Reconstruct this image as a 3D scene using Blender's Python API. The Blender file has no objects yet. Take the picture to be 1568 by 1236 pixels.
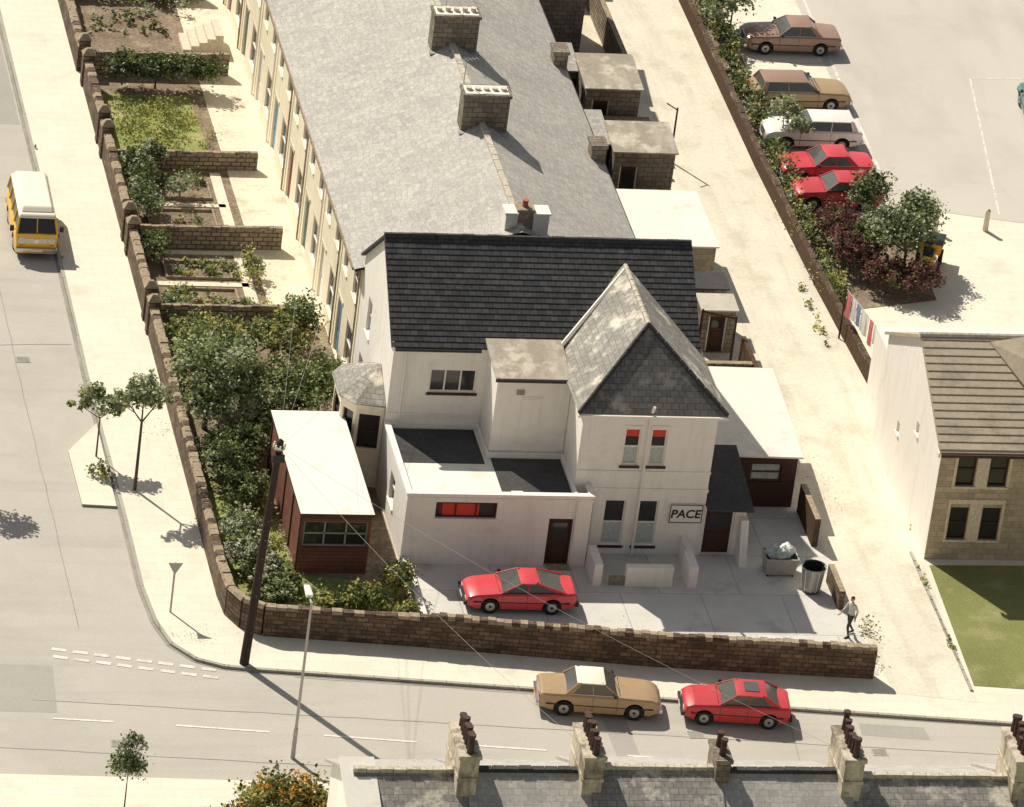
import bpy, math, random
import numpy as np
from mathutils import Vector, Matrix
random.seed(7)
scene=bpy.context.scene
scene.view_settings.view_transform='Standard'
scene.view_settings.look='None'
scene.view_settings.exposure=0
COL=scene.collection

# ------------------------------------------------------------------ materials
def _nt(name):
    m=bpy.data.materials.new(name); m.use_nodes=True
    nt=m.node_tree; b=nt.nodes['Principled BSDF']
    return m,nt,b
def noise(nt,vec,scale,detail=2,rough=.6):
    n=nt.nodes.new('ShaderNodeTexNoise'); n.inputs['Scale'].default_value=scale
    n.inputs['Detail'].default_value=detail; n.inputs['Roughness'].default_value=rough
    nt.links.new(vec,n.inputs['Vector']); return n.outputs['Fac']
def maprange(nt,val,a,b,c,d):
    n=nt.nodes.new('ShaderNodeMapRange'); n.inputs[1].default_value=a;n.inputs[2].default_value=b
    n.inputs[3].default_value=c;n.inputs[4].default_value=d
    nt.links.new(val,n.inputs[0]); return n.outputs[0]
def mul(nt,a,b):
    n=nt.nodes.new('ShaderNodeMath');n.operation='MULTIPLY';nt.links.new(a,n.inputs[0]);nt.links.new(b,n.inputs[1]);return n.outputs[0]
def scalecol(nt,col,fac):
    n=nt.nodes.new('ShaderNodeVectorMath');n.operation='SCALE'
    if isinstance(col,tuple): n.inputs[0].default_value=col
    else: nt.links.new(col,n.inputs[0])
    nt.links.new(fac,n.inputs['Scale']); return n.outputs[0]
def mixcol(nt,fac,a,b):
    n=nt.nodes.new('ShaderNodeMix');n.data_type='RGBA'
    nt.links.new(fac,n.inputs[0])
    for s,i in ((a,6),(b,7)):
        if isinstance(s,tuple): n.inputs[i].default_value=(s[0],s[1],s[2],1)
        else: nt.links.new(s,n.inputs[i])
    return n.outputs[2]
def M(name,col,rough=.85,v1=.2,s1=.35,v2=.2,s2=9,stain=None,stain_s=.5,stain_lo=.55,bump=.0,spec=.3,metal=0,
      brick=None,coat=0,streak=None,stretch=None,streak_amt=.55):
    m,nt,b=_nt(name)
    g=nt.nodes.new('ShaderNodeNewGeometry'); pos=g.outputs['Position']
    small=s1>=1 and not brick and not stain and not streak
    if small: f=maprange(nt,noise(nt,pos,s2,2,.6),.25,.75,1-v2,1+v2)
    else: f=mul(nt,maprange(nt,noise(nt,pos,s1,3),.25,.75,1-v1,1+v1),maprange(nt,noise(nt,pos,s2,3,.7),.25,.75,1-v2,1+v2))
    c=tuple(col)
    bh=None
    if brick:
        uv=nt.nodes.new('ShaderNodeUVMap')
        t=nt.nodes.new('ShaderNodeTexBrick')
        t.inputs['Scale'].default_value=1
        t.inputs['Brick Width'].default_value=brick[0];t.inputs['Row Height'].default_value=brick[1]
        t.inputs['Mortar Size'].default_value=brick[2];t.inputs['Mortar Smooth'].default_value=.3
        k=brick[3]
        t.inputs['Color1'].default_value=(col[0]*(1+k),col[1]*(1+k),col[2]*(1+k),1)
        t.inputs['Color2'].default_value=(col[0]*(1-k),col[1]*(1-k),col[2]*(1-k),1)
        mc=brick[4]; t.inputs['Mortar'].default_value=(*mc,1)
        nt.links.new(uv.outputs[0],t.inputs['Vector'])
        c=t.outputs['Color']; bh=t.outputs['Fac']
    if stain:
        sf=maprange(nt,noise(nt,pos,stain_s,4,.65),stain_lo,stain_lo+.12,0,.85)
        c=mixcol(nt,sf,c,tuple(stain))
    if streak:
        vm=nt.nodes.new('ShaderNodeVectorMath');vm.operation='MULTIPLY';vm.inputs[1].default_value=stretch or (3.2,3.2,.35)
        nt.links.new(pos,vm.inputs[0])
        sf=maprange(nt,noise(nt,vm.outputs[0],1,3,.6),.50,.75,0,streak_amt)
        c=mixcol(nt,sf,c,tuple(streak))
    out=scalecol(nt,c,f)
    nt.links.new(out,b.inputs['Base Color'])
    b.inputs['Roughness'].default_value=rough
    b.inputs['Specular IOR Level'].default_value=spec
    b.inputs['Metallic'].default_value=metal
    if coat: b.inputs['Coat Weight'].default_value=coat; b.inputs['Coat Roughness'].default_value=.08
    if bh:
        bn=nt.nodes.new('ShaderNodeBump'); bn.inputs['Strength'].default_value=max(bump,.4)
        bn.inputs['Distance'].default_value=.03
        inv=maprange(nt,bh,0,1,1,0); nt.links.new(inv,bn.inputs['Height'])
        nt.links.new(bn.outputs[0],b.inputs['Normal'])
    elif rough>=.85 and not coat and not metal:
        d=nt.nodes.new('ShaderNodeBsdfDiffuse'); nt.links.new(out,d.inputs['Color'])
        nt.links.new(d.outputs[0],nt.nodes['Material Output'].inputs['Surface']); nt.nodes.remove(b)
    return m
def leafmat(name,col,v=.35):
    m,nt,b=_nt(name); nt.nodes.remove(b)
    d=nt.nodes.new('ShaderNodeBsdfDiffuse'); d.inputs['Color'].default_value=(*col,1)
    t=nt.nodes.new('ShaderNodeBsdfTranslucent'); t.inputs['Color'].default_value=(*col,1)
    mx=nt.nodes.new('ShaderNodeMixShader'); mx.inputs[0].default_value=.25
    nt.links.new(d.outputs[0],mx.inputs[1]);nt.links.new(t.outputs[0],mx.inputs[2])
    nt.links.new(mx.outputs[0],nt.nodes['Material Output'].inputs['Surface'])
    return m

asphalt=M('asphalt',(.53,.495,.44),.9,.07,.12,.09,16,stain=(.46,.43,.38),stain_s=.12,stain_lo=.52,streak=(.41,.385,.345),stretch=(.10,.9,1),streak_amt=.6)
asphalt2=M('asphalt_patch',(.42,.395,.355),.9,.08,.3,.1,14)
tar=M('tar_seam',(.33,.31,.28),.9,.2,.5,.2,14)
asphalt_dark=M('dark_asphalt',(.33,.31,.275),.9,.2,.8,.15,9)
carpark_m=M('carpark_asphalt',(.60,.56,.50),.9,.06,.10,.07,12,stain=(.54,.505,.45),stain_s=.15,streak=(.50,.465,.415),stretch=(.5,.12,1))
paving=M('paving',(.80,.745,.62),.9,.05,.3,.06,8,stain=(.68,.63,.515),stain_s=.5,stain_lo=.56,brick=(.9,.6,.008,.03,(.68,.63,.525)))
kerb_m=M('kerb_stone',(.42,.39,.33),.9,.12,1,.15,12,brick=(.9,5,.02,.06,(.2,.19,.17)))
alley_m=M('alley_dirt',(.76,.70,.58),.95,.08,.35,.12,6,stain=(.63,.575,.465),stain_s=.45,stain_lo=.53,streak=(.58,.53,.43),stretch=(1.6,.12,1),streak_amt=.7)
yard_m=M('yard_concrete',(.66,.64,.59),.9,.10,.5,.08,9,stain=(.50,.49,.46),stain_s=.6,stain_lo=.56,brick=(3.2,3.0,.02,.04,(.42,.41,.38)))
soil=M('soil',(.25,.195,.145),1,.25,.8,.45,7,stain=(.36,.31,.21),stain_s=1.2,stain_lo=.52)
lawn=M('lawn',(.28,.31,.11),1,.25,.5,.4,10,stain=(.40,.37,.19),stain_s=.8,stain_lo=.52)
lawn2=M('lawn_mown',(.24,.25,.10),1,.18,.3,.3,14,stain=(.32,.30,.15),stain_s=.6,stain_lo=.53)
gardenpath=M('garden_path',(.76,.69,.555),.9,.12,.7,.17,7,stain=(.55,.49,.37),stain_s=1,stain_lo=.56)
linepaint=M('line_paint',(.86,.82,.74),.8,.1,1,.2,12,stain=(.58,.54,.48),stain_s=4,stain_lo=.55)
line_worn=M('worn_line_paint',(.78,.745,.67),.8,.1,1,.2,12,stain=(.60,.56,.50),stain_s=2.5,stain_lo=.46)
render_w=M('white_render',(.92,.87,.81),.85,.03,.5,.04,5,stain=(.80,.74,.67),stain_s=.8,stain_lo=.60,streak=(.74,.68,.60),streak_amt=.5)
render_c=M('cream_render',(.92,.83,.65),.85,.05,.4,.06,6,stain=(.78,.69,.52),stain_s=.6,stain_lo=.6,streak=(.72,.63,.48))
sooty=M('sooty_render',(.60,.53,.42),.85,.15,.8,.2,5,stain=(.25,.20,.155),stain_s=1.2,stain_lo=.50,streak=(.16,.125,.10),streak_amt=.85,stretch=(2.5,2.5,.6))
slate_d=M('slate_dark',(.068,.067,.070),.75,.15,.5,.28,7,stain=(.12,.115,.11),stain_s=1.5,stain_lo=.57,brick=(.32,.25,.018,.28,(.028,.028,.03)),spec=.35)
slate_l=M('slate_weathered',(.46,.435,.40),.8,.06,.35,.20,8,stain=(.54,.505,.45),stain_s=2.2,stain_lo=.56,brick=(.32,.25,.010,.12,(.33,.315,.295)),streak=(.37,.35,.325),stretch=(.6,2.6,.6),streak_amt=.5)
slate_t=M('slate_lichen',(.31,.29,.26),.8,.12,.4,.24,6,stain=(.74,.68,.57),stain_s=.9,stain_lo=.52,brick=(.32,.25,.014,.14,(.18,.17,.155)))
slate_h_shade=M('slate_hip_shaded',(.165,.158,.148),.8,.12,.4,.26,6,stain=(.28,.265,.24),stain_s=1.3,stain_lo=.55,brick=(.32,.25,.016,.18,(.08,.078,.075)))  # tower slate darkened: shade of the front hip put into the colour
ridge_m=M('ridge_tile',(.055,.053,.052),.8,.2,1,.3,6)
ridge_l=M('ridge_stone',(.56,.51,.42),.85,.2,1,.3,6)
felt=M('roof_felt_light',(.58,.535,.455),.9,.10,.4,.10,5,stain=(.42,.385,.335),stain_s=.5,stain_lo=.55)
felt_w=M('roof_felt_white',(.86,.82,.74),.85,.05,.4,.05,5,stain=(.72,.68,.60),stain_s=.6,stain_lo=.57)
felt_t=M('lead_roof',(.38,.33,.265),.8,.15,.6,.14,5,stain=(.66,.60,.50),stain_s=1,stain_lo=.5,streak=(.70,.64,.54),stretch=(1.5,.4,1))
felt_d_shade=M('roof_felt_dark_and_shade',(.085,.083,.085),.9,.2,.5,.2,6)  # dark felt; also the painted shade on the flat roof
stone_d=M('dark_stone_wall',(.145,.10,.07),.95,.3,.7,.4,5,brick=(.45,.18,.02,.38,(.055,.04,.03)))
stone_cop=M('coping_stone',(.36,.29,.21),.95,.25,1,.35,7)
stone_y=M('sandstone',(.48,.39,.275),.9,.15,.6,.2,6,brick=(.5,.25,.014,.14,(.34,.29,.22)))
stone_g=M('garden_stone',(.32,.26,.195),.95,.25,.7,.35,7,brick=(.4,.2,.03,.25,(.1,.085,.07)))
chim_m=M('chimney_stone',(.25,.21,.165),.95,.2,1,.28,6,brick=(.4,.22,.018,.2,(.12,.1,.08)))
pot_w=M('pot_buff',(.68,.59,.47),.8,.2,2,.2,9)
pot_d=M('pot_dark',(.085,.048,.04),.8,.3,2,.3,9)
pot_r=M('pot_red',(.42,.13,.10),.8,.2,2,.2,9)
glass=M('window_glass',(.035,.035,.035),.08,.3,1,.1,6,spec=.6)
glass_l=M('car_glass',(.10,.105,.10),.08,.2,1,.1,6,spec=.8)
curtain=M('curtain',(.50,.55,.52),.9,.2,2,.2,8)
redm=M('red_blind',(.66,.07,.05),.7,.1,1,.1,8)
frame_w=M('white_frame',(.88,.83,.76),.6,.05,1,.05,9)
frame_d=M('dark_brown_wood',(.065,.03,.022),.6,.2,1,.2,9)
timber=M('timber_brown',(.22,.088,.06),.8,.15,1,.2,7,brick=(3,.16,.012,.08,(.08,.035,.025)))
timber_o=M('weathered_timber',(.11,.075,.055),.9,.2,1,.3,7)
tile_m=M('concrete_tile',(.46,.395,.30),.9,.10,.5,.15,6,stain=(.34,.295,.23),stain_s=.8)
black=M('black_rubber',(.02,.02,.02),.8,.2,1,.2,9)
dark=M('dark_trim',(.03,.03,.032),.5,.2,1,.2,9)
chrome=M('chrome',(.6,.6,.6),.2,.05,1,.05,9,metal=1)
hub_m=M('alloy',(.42,.42,.42),.4,.1,1,.1,9,metal=.6)
lamp_w=M('headlamp',(.7,.7,.68),.15,.05,1,.05,9,spec=.7)
lamp_r=M('tail_lamp',(.4,.03,.02),.2,.05,1,.05,9)
lamp_o=M('indicator',(.75,.28,.04),.2,.05,1,.05,9)
paint_red=M('red_paint',(.66,.06,.075),.38,.06,1,.06,5,coat=.5)
paint_red2=M('red_paint_dull',(.54,.045,.055),.42,.06,1,.06,5,coat=.4)
paint_tan=M('bronze_paint',(.44,.30,.17),.35,.06,1,.06,5,coat=.6)
paint_cream_glare=M('cream_paint_and_glare',(.86,.80,.67),.5,.05,1,.05,9)  # cream van paint; also painted sun glare on the bronze car
paint_brown=M('brown_paint',(.36,.22,.165),.35,.06,1,.06,5,coat=.6)
paint_white=M('white_paint',(.86,.83,.77),.35,.04,1,.04,9,coat=.5)
paint_yel=M('yellow_paint',(.88,.50,.05),.4,.06,1,.05,9,coat=.5)
paint_teal=M('teal_paint',(.05,.22,.22),.35,.06,1,.04,9,coat=.5)
pole_m=M('creosoted_pole',(.045,.028,.024),.8,.2,1,.3,7)
steel=M('galvanised_steel',(.42,.41,.38),.5,.1,1,.15,7,metal=.3)
bark=M('bark',(.12,.09,.065),.95,.3,2,.3,9)
skin_m=M('skin',(.50,.30,.21),.6,.05,2,.05,9)
hair_m=M('hair',(.06,.035,.02),.8,.2,5,.2,20)
shirt_m=M('shirt',(.66,.64,.60),.9,.1,4,.1,12)
trouser_m=M('trousers',(.09,.08,.075),.9,.15,4,.1,12)
shoe_m=M('shoes',(.03,.025,.02),.6,.1,2)
cloth_w=M('cloth_white',(.84,.82,.80),.9,.05,3,.05,9)
cloth_p=M('cloth_pink',(.74,.28,.28),.9,.05,3,.05,9)
cloth_b=M('cloth_blue',(.30,.38,.55),.9,.05,3,.05,9)
bag_m=M('plastic_sack',(.42,.48,.47),.4,.2,3,.2,9)
L_mid=leafmat('leaf_mid',(.21,.255,.10)); L_dark=leafmat('leaf_dark',(.085,.115,.05)); L_light=leafmat('leaf_light',(.45,.48,.26))
L_yel=leafmat('leaf_yellow',(.52,.49,.17)); L_pur=leafmat('leaf_purple',(.27,.135,.12)); L_pur2=leafmat('leaf_purple_dark',(.12,.06,.058))
L_or=leafmat('leaf_orange',(.62,.33,.07)); L_gry=leafmat('leaf_grey',(.48,.51,.36)); L_flo=leafmat('blossom',(.78,.74,.58))
L_grass=leafmat('grass_blade',(.32,.35,.13)); L_dead=leafmat('leaf_litter',(.34,.24,.12))

# ------------------------------------------------------------------ mesh builder
class MB:
    def __init__(s): s.v=[];s.f=[];s.m=[];s.mats=[]
    def mi(s,mat):
        if mat not in s.mats: s.mats.append(mat)
        return s.mats.index(mat)
    def face(s,pts,mat):
        i=len(s.v); s.v+= [tuple(p) for p in pts]; s.f.append(tuple(range(i,i+len(pts)))); s.m.append(s.mi(mat))
    def hexa(s,p,mat,top=None):
        i=len(s.v); s.v+=[tuple(q) for q in p]; k=s.mi(mat); kt=s.mi(top) if top else k
        for n,f in enumerate(((0,3,2,1),(4,5,6,7),(0,1,5,4),(1,2,6,5),(2,3,7,6),(3,0,4,7))):
            s.f.append(tuple(i+j for j in f)); s.m.append(kt if n==1 else k)
    def box(s,x0,x1,y0,y1,z0,z1,mat,top=None):
        s.hexa([(x0,y0,z0),(x1,y0,z0),(x1,y1,z0),(x0,y1,z0),(x0,y0,z1),(x1,y0,z1),(x1,y1,z1),(x0,y1,z1)],mat,top)
    def slab(s,pts,t,mat,side=None):
        P=[Vector(p) for p in pts]; n=Vector((0,0,0))
        for a,b in zip(P,P[1:]+P[:1]): n+=a.cross(b)
        n.normalize()
        if n.z<0: P.reverse(); n=-n
        Q=[p-n*t for p in P]; i=len(s.v); s.v+=[tuple(q) for q in P+Q]; N=len(P)
        k=s.mi(mat);ks=s.mi(side or mat)
        s.f.append(tuple(range(i,i+N)));s.m.append(k)
        s.f.append(tuple(i+N+j for j in reversed(range(N))));s.m.append(ks)
        for j in range(N):
            a,b=j,(j+1)%N; s.f.append((i+a,i+a+N,i+b+N,i+b)); s.m.append(ks)
    def prism(s,poly,z0,z1,mat,side=None):
        s.slab([(x,y,z1) for x,y in poly],z1-z0,mat,side)
    def tube(s,p0,p1,r0,r1,mat,n=8,caps=True):
        p0=Vector(p0);p1=Vector(p1);d=(p1-p0).normalized()
        a=d.orthogonal().normalized();b=d.cross(a);i=len(s.v);k=s.mi(mat)
        for p,r in((p0,r0),(p1,r1)):
            for j in range(n):
                t=2*math.pi*j/n; s.v.append(tuple(p+a*(r*math.cos(t))+b*(r*math.sin(t))))
        for j in range(n):
            c=(j+1)%n; s.f.append((i+j,i+c,i+n+c,i+n+j));s.m.append(k)
        if caps:
            s.f.append(tuple(i+j for j in reversed(range(n))));s.m.append(k)
            s.f.append(tuple(i+n+j for j in range(n)));s.m.append(k)
    def path(s,pts,r,mat,n=6):
        for a,b in zip(pts[:-1],pts[1:]): s.tube(a,b,r,r,mat,n)
    def build(s,name,parent=None,smooth=None,bevel=0):
        me=bpy.data.meshes.new(name); me.from_pydata(s.v,[],s.f)
        for m in s.mats: me.materials.append(m)
        me.polygons.foreach_set('material_index',s.m)
        uvl=me.uv_layers.new(name='UVMap'); Z=Vector((0,0,1))
        vs=me.vertices; data=uvl.data
        for p in me.polygons:
            n=p.normal
            t=Z.cross(n) if abs(n.z)<.995 else Vector((1,0,0))
            t.normalize(); b=n.cross(t)
            for li in p.loop_indices:
                co=vs[me.loops[li].vertex_index].co
                data[li].uv=(co.dot(t),co.dot(b))
        if smooth is not None:
            me.polygons.foreach_set('use_smooth',[True]*len(me.polygons)); me.set_sharp_from_angle(angle=math.radians(smooth))
        ob=bpy.data.objects.new(name,me); COL.objects.link(ob)
        if parent:
            ob.parent=parent
            if not parent.get('local'): ob.matrix_parent_inverse=parent.matrix_basis.inverted()
        if bevel:
            bv=ob.modifiers.new('bevel','BEVEL'); bv.width=bevel; bv.segments=2; bv.limit_method='ANGLE'
        return ob
def E(name,loc=(0,0,0),rot=0,local=False):
    e=bpy.data.objects.new(name,None); COL.objects.link(e); e.empty_display_size=.3
    e.matrix_basis=Matrix.Translation(loc)@Matrix.Rotation(rot,4,'Z')
    if local: e['local']=1
    return e

def obox(mb,o,u,n,u0,u1,z0,z1,d0,d1,mat):
    o=Vector(o);u=Vector(u);n=Vector(n)
    def q(a,z,d): return o+u*a+n*d+Vector((0,0,z))
    P=[q(u0,z0,d1),q(u1,z0,d1),q(u1,z0,d0),q(u0,z0,d0),q(u0,z1,d1),q(u1,z1,d1),q(u1,z1,d0),q(u0,z1,d0)]
    if u.cross(Vector((0,0,1))).dot(n)<0:
        P=[P[1],P[0],P[3],P[2],P[5],P[4],P[7],P[6]]
    mb.hexa(P,mat)
def wall(mb,o,u,n,W,z0,z1,ops,mat,frame=None,glassm=None,sill=None,depth=.14):
    """flat wall with real openings; ops=(u0,u1,z0,z1,kind)"""
    o=Vector(o);u=Vector(u);n=Vector(n);frame=frame or frame_w;glassm=glassm or glass;sill=sill or mat
    flip=u.cross(Vector((0,0,1))).dot(n)<0
    def q(a,z,d=0): return o+u*a+n*d+Vector((0,0,z))
    def F(pts,m):
        if flip: pts=pts[::-1]
        mb.face(pts,m)
    us=sorted({0,W}|{a for op in ops for a in op[:2]}); zs=sorted({z0,z1}|{a for op in ops for a in op[2:4]})
    for i in range(len(us)-1):
        for j in range(len(zs)-1):
            cu=(us[i]+us[i+1])/2;cz=(zs[j]+zs[j+1])/2
            if any(op[0]<cu<op[1] and op[2]<cz<op[3] for op in ops): continue
            F([q(us[i],zs[j]),q(us[i+1],zs[j]),q(us[i+1],zs[j+1]),q(us[i],zs[j+1])],mat)
    for a,b,c,d,kind in ops:
        D=-depth
        F([q(a,c),q(b,c),q(b,c,D),q(a,c,D)][::-1],mat);F([q(a,d),q(b,d),q(b,d,D),q(a,d,D)],mat)
        F([q(a,c),q(a,d),q(a,d,D),q(a,c,D)][::-1],mat);F([q(b,c),q(b,d),q(b,d,D),q(b,c,D)],mat)
        gm=glassm
        if kind.startswith('door'): gm={'door':frame_d,'doorw':frame_w,'doorg':MATS['green'],'doorb':MATS['blue'],'doorr':MATS['maroon']}[kind]
        F([q(a,c,D),q(b,c,D),q(b,d,D),q(a,d,D)],gm)
        if kind.startswith('door'):
            obox(mb,o,u,n,a,a+.07,c,d,D+.002,D+.05,frame); obox(mb,o,u,n,b-.07,b,c,d,D+.002,D+.05,frame)
            obox(mb,o,u,n,a+.18,b-.18,c+1.1,d-.25,D+.002,D+.02,glass if kind=='door' else gm)
            obox(mb,o,u,n,a+.18,b-.18,c+.15,c+.9,D+.002,D+.02,gm)
            continue
        fw=.06
        obox(mb,o,u,n,a,a+fw,c,d,D+.002,D+.06,frame);obox(mb,o,u,n,b-fw,b,c,d,D+.002,D+.06,frame)
        obox(mb,o,u,n,a+fw,b-fw,c,c+fw,D+.002,D+.06,frame);obox(mb,o,u,n,a+fw,b-fw,d-fw,d,D+.002,D+.06,frame)
        mz=(c+d)/2
        if 'sash' in kind: obox(mb,o,u,n,a+fw,b-fw,mz-.03,mz+.03,D+.002,D+.05,frame)
        if 'tri' in kind:
            for k in(1,2):
                x=a+(b-a)*k/3; obox(mb,o,u,n,x-.03,x+.03,c+fw,d-fw,D+.002,D+.05,frame)
        if 'cur' in kind: obox(mb,o,u,n,a+fw,b-fw,c+fw,mz-.03,D+.001,D+.012,curtain)
        if 'red' in kind: obox(mb,o,u,n,a+fw,b-fw,d-.24*(d-c),d-fw,D+.001,D+.012,redm)
        if 'ban' in kind: obox(mb,o,u,n,a+(b-a)*.12,a+(b-a)*.72,c+fw,d-fw-.06,D+.001,D+.012,redm)
        if 'bli' in kind: obox(mb,o,u,n,a+fw,b-fw,mz+.03,d-fw,D+.001,D+.012,cloth_w)
        obox(mb,o,u,n,a-.08,b+.08,c-.1,c-.002,-.02,.06,sill)
MATS={'green':M('green_door',(.05,.14,.08),.6),'blue':M('blue_door',(.12,.28,.42),.6),'maroon':M('maroon_door',(.2,.03,.03),.6)}

# ------------------------------------------------------------------ ground
RZ=-.10
def kerbline():
    return [(-17.1,70),(-17.1,24),(-17.1,10),(-17.15,0),(-17.0,-9),(-17.0,-15),(-16.8,-17.6),(-16.4,-19.2),(-15.6,-20.3),(-14.6,-20.8),(-13.4,-21.0),(-2.5,-22.25),(1.4,-22.75),(6.3,-23.35),(15.4,-24.35),(70,-30.3)]
mb=MB(); mb.face([(-900,-900,-.14),(900,-900,-.14),(900,1500,-.14),(-900,1500,-.14)],lawn); mb.build('ground')
mb=MB(); mb.face([(-90,-45,RZ),(70,-45,RZ),(70,-20,RZ),(-10,-15,RZ),(-10,70,RZ),(-26,70,RZ),(-26,-14,RZ),(-90,-8,RZ)],asphalt); mb.build('road')
mb=MB()
mb.face([(-26,24.2,RZ+.004),(-17.3,24.2,RZ+.004),(-17.3,45,RZ+.004),(-26,45,RZ+.004)],asphalt2)
mb.face([(-24,-24,RZ+.004),(-21.2,-24.1,RZ+.004),(-21.0,-20.8,RZ+.004),(-24,-20.6,RZ+.004)],asphalt2)
mb.face([(-.7,-27.9,RZ+.004),(.2,-28.0,RZ+.004),(.1,-23.2,RZ+.004),(-.8,-23.1,RZ+.004)],asphalt2)
mb.face([(9.0,-25.1,RZ+.004),(11.6,-25.4,RZ+.004),(11.5,-24.5,RZ+.004),(9.05,-24.25,RZ+.004)],asphalt2)
mb.build('road_patch')
mb=MB()
def strip(a,b,w,mat=None,zz=None):
    mat=mat or linepaint
    a=Vector((*a,zz));b=Vector((*b,zz));d=(b-a).normalized();n=Vector((-d.y,d.x,0))*w/2
    mb.face([a-n,b-n,b+n,a+n],mat)
rng=random.Random(3)
def seam(a,b,w=.03):
    a=Vector(a);b=Vector(b);N=max(2,int((b-a).length/1.2));d=(b-a).normalized();n=Vector((-d.y,d.x))
    pts=[a.lerp(b,i/N)+n*rng.uniform(-.03,.03) for i in range(N+1)]
    for p,q in zip(pts[:-1],pts[1:]): strip(tuple(p),tuple(q),w,tar,RZ+.0085)
seam((-22,-23.2),(14,-26.4));seam((-12,-21.4),(30,-26.0));seam((-19.9,24),(-19.7,-18));seam((6.4,-23.7),(6.1,-28.6));seam((-24,-26.5),(-3,-28.4));seam((-23,4),(-17.4,4.4))
mb.build('tar_seams')
mb=MB()
K=kerbline()
mb.prism(K+[(70,70)],-.13,0,paving,kerb_m)
mb.build('pavement')
mb=MB()
for (a,b) in zip(K[:-1],K[1:]):
    a=Vector((*a,0));b=Vector((*b,0));d=(b-a).normalized();n=Vector((-d.y,d.x,0))
    mb.hexa([a+Vector((0,0,-.13))-n*.01,b+Vector((0,0,-.13))-n*.01,b+n*.14+Vector((0,0,-.13)),a+n*.14+Vector((0,0,-.13)),
             a+Vector((0,0,.006))-n*.01,b+Vector((0,0,.006))-n*.01,b+n*.14+Vector((0,0,.006)),a+n*.14+Vector((0,0,.006))],kerb_m)
mb.build('kerb')
mb=MB()
for (a,b) in zip(K[:-1],K[1:]):
    a=Vector((*a,0));b=Vector((*b,0));d=(b-a).normalized();n=Vector((-d.y,d.x,0))
    mb.face([a-n*.13+Vector((0,0,RZ+.0105)),b-n*.13+Vector((0,0,RZ+.0105)),b-n*.011+Vector((0,0,RZ+.0105)),a-n*.011+Vector((0,0,RZ+.0105))],asphalt_dark)
mb.build('kerb_dark_strip')  # darker strip along the foot of the kerb
mb=MB(); mb.prism([(-18.5,-8.8),(-17.16,-8.9),(-17.16,-2.3),(-18.55,-4.6)],-.13,.0,paving,kerb_m); mb.build('pavement_buildout')
mb=MB(); mb.prism([(-90,-24.5),(-23.8,-28.5),(-12.4,-28.9),(14.1,-30.0),(70,-35.5),(70,-60),(-90,-60)],-.12,.004,paving,kerb_m); mb.build('pavement')
mb=MB()
for a,b in [((-21.4,-24.5),(-19.2,-24.7)),((-16.9,-24.9),(-13.5,-25.3)),((-11.5,-25.5),(-8.1,-25.9)),((-6.9,-26.0),(-3.3,-26.4)),((-.3,-26.7),(2.0,-27.0)),((3.9,-27.1),(7.3,-27.6)),((9.1,-27.7),(12.8,-28.2)),((15,-28.4),(18,-28.8))]:
    strip(a,b,.10,None,RZ+.013)
for k in range(8):
    t=k*.78; x=-20.9+t; y=-19.55-.26*t*.9
    strip((x,y),(x+.55,y-.13),.2,line_worn,RZ+.013); strip((x,y-.55),(x+.55,y-.68),.2,line_worn,RZ+.013)
mb.build('road_markings')
mb=MB()
for x,y in((-19.2,-26.2),(2.6,-25.2),(9.4,-26.3),(-19.5,3)):
    mb.box(x-.3,x+.3,y-.25,y+.25,RZ+.001,RZ+.016,kerb_m); mb.box(x-.24,x+.24,y-.19,y+.19,RZ+.0161,RZ+.019,asphalt_dark)
mb.build('manhole_cover')

def sheet(name,poly,zz,mat):
    m=MB(); P=[Vector((x,y,zz)) for x,y in poly]; n=Vector((0,0,0))
    for a,b in zip(P,P[1:]+P[:1]): n+=a.cross(b)
    if n.z<0: P.reverse()
    m.face(P,mat); return m.build(name)
sheet('alley_ground',[(10.5,70),(14.6,70),(14.9,12),(15.3,1),(14.3,-12),(14.0,-21.6),(14.0,-22.8),(10.9,-22.2),(10.6,-18)],.005,alley_m)
sheet('yard_ground',[(-6.5,-13),(-6.5,-8),(10.5,-8),(10.6,-20.9),(-6.4,-19)],.009,yard_m)
sheet('rear_yards_ground',[(4.6,70),(10.4,70),(10.45,-7.9),(4.6,-7.9)],.013,gardenpath)
sheet('garden_soil',[(-13.8,70),(-6.72,70),(-6.72,-12.9),(-6.7,-18.9),(-13.0,-18.2),(-13.8,-16)],.005,soil)
sheet('garden_path',[(-9.2,70),(-6.73,70),(-6.73,6.3),(-8.8,6.3)],.010,gardenpath)
sheet('garden_lawn',[(-13.5,27.2),(-9.6,27.2),(-9.4,20.6),(-13.5,20.4)],.010,lawn)
sheet('garden_lawn',[(-13.4,-6),(-11.2,-6),(-10.9,-14),(-7,-14.5),(-6.75,-18.6),(-12.9,-18),(-13.6,-15)],.010,lawn)
sheet('grass_verge',[(14.5,-12.5),(70,-11.5),(70,-26),(16,-21.8),(14.15,-21.6)],.010,lawn2)
sheet('car_park_ground',[(20.4,70),(70,70),(70,16),(25.5,17.2),(19.9,18.6)],.010,carpark_m)
mb=MB();
strip((26.6,31.4),(33,31.8),.09,line_worn,.018);strip((26.6,31.4),(24.7,17.9),.09,line_worn,.018);strip((20.7,50),(20.2,20),.12,line_worn,.018)
for y in(36.5,32.5,29.8,26.2,22.8,19.9): strip((16.6,y),(20.2,y),.07,line_worn,.017)
mb.build('car_park_markings')
sheet('hedge_soil',[(14.8,70),(16.3,70),(16.3,18),(20.3,16.0),(20.0,9.8),(15.2,8.5)],.012,soil)
mb=MB(); 
for i in range(14):
    mb.box(13.9+.02*random.random(),14.02,-22+i*.75,-21.3+i*.75,.0,.07,kerb_m)
mb.build('verge_kerb')

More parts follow.
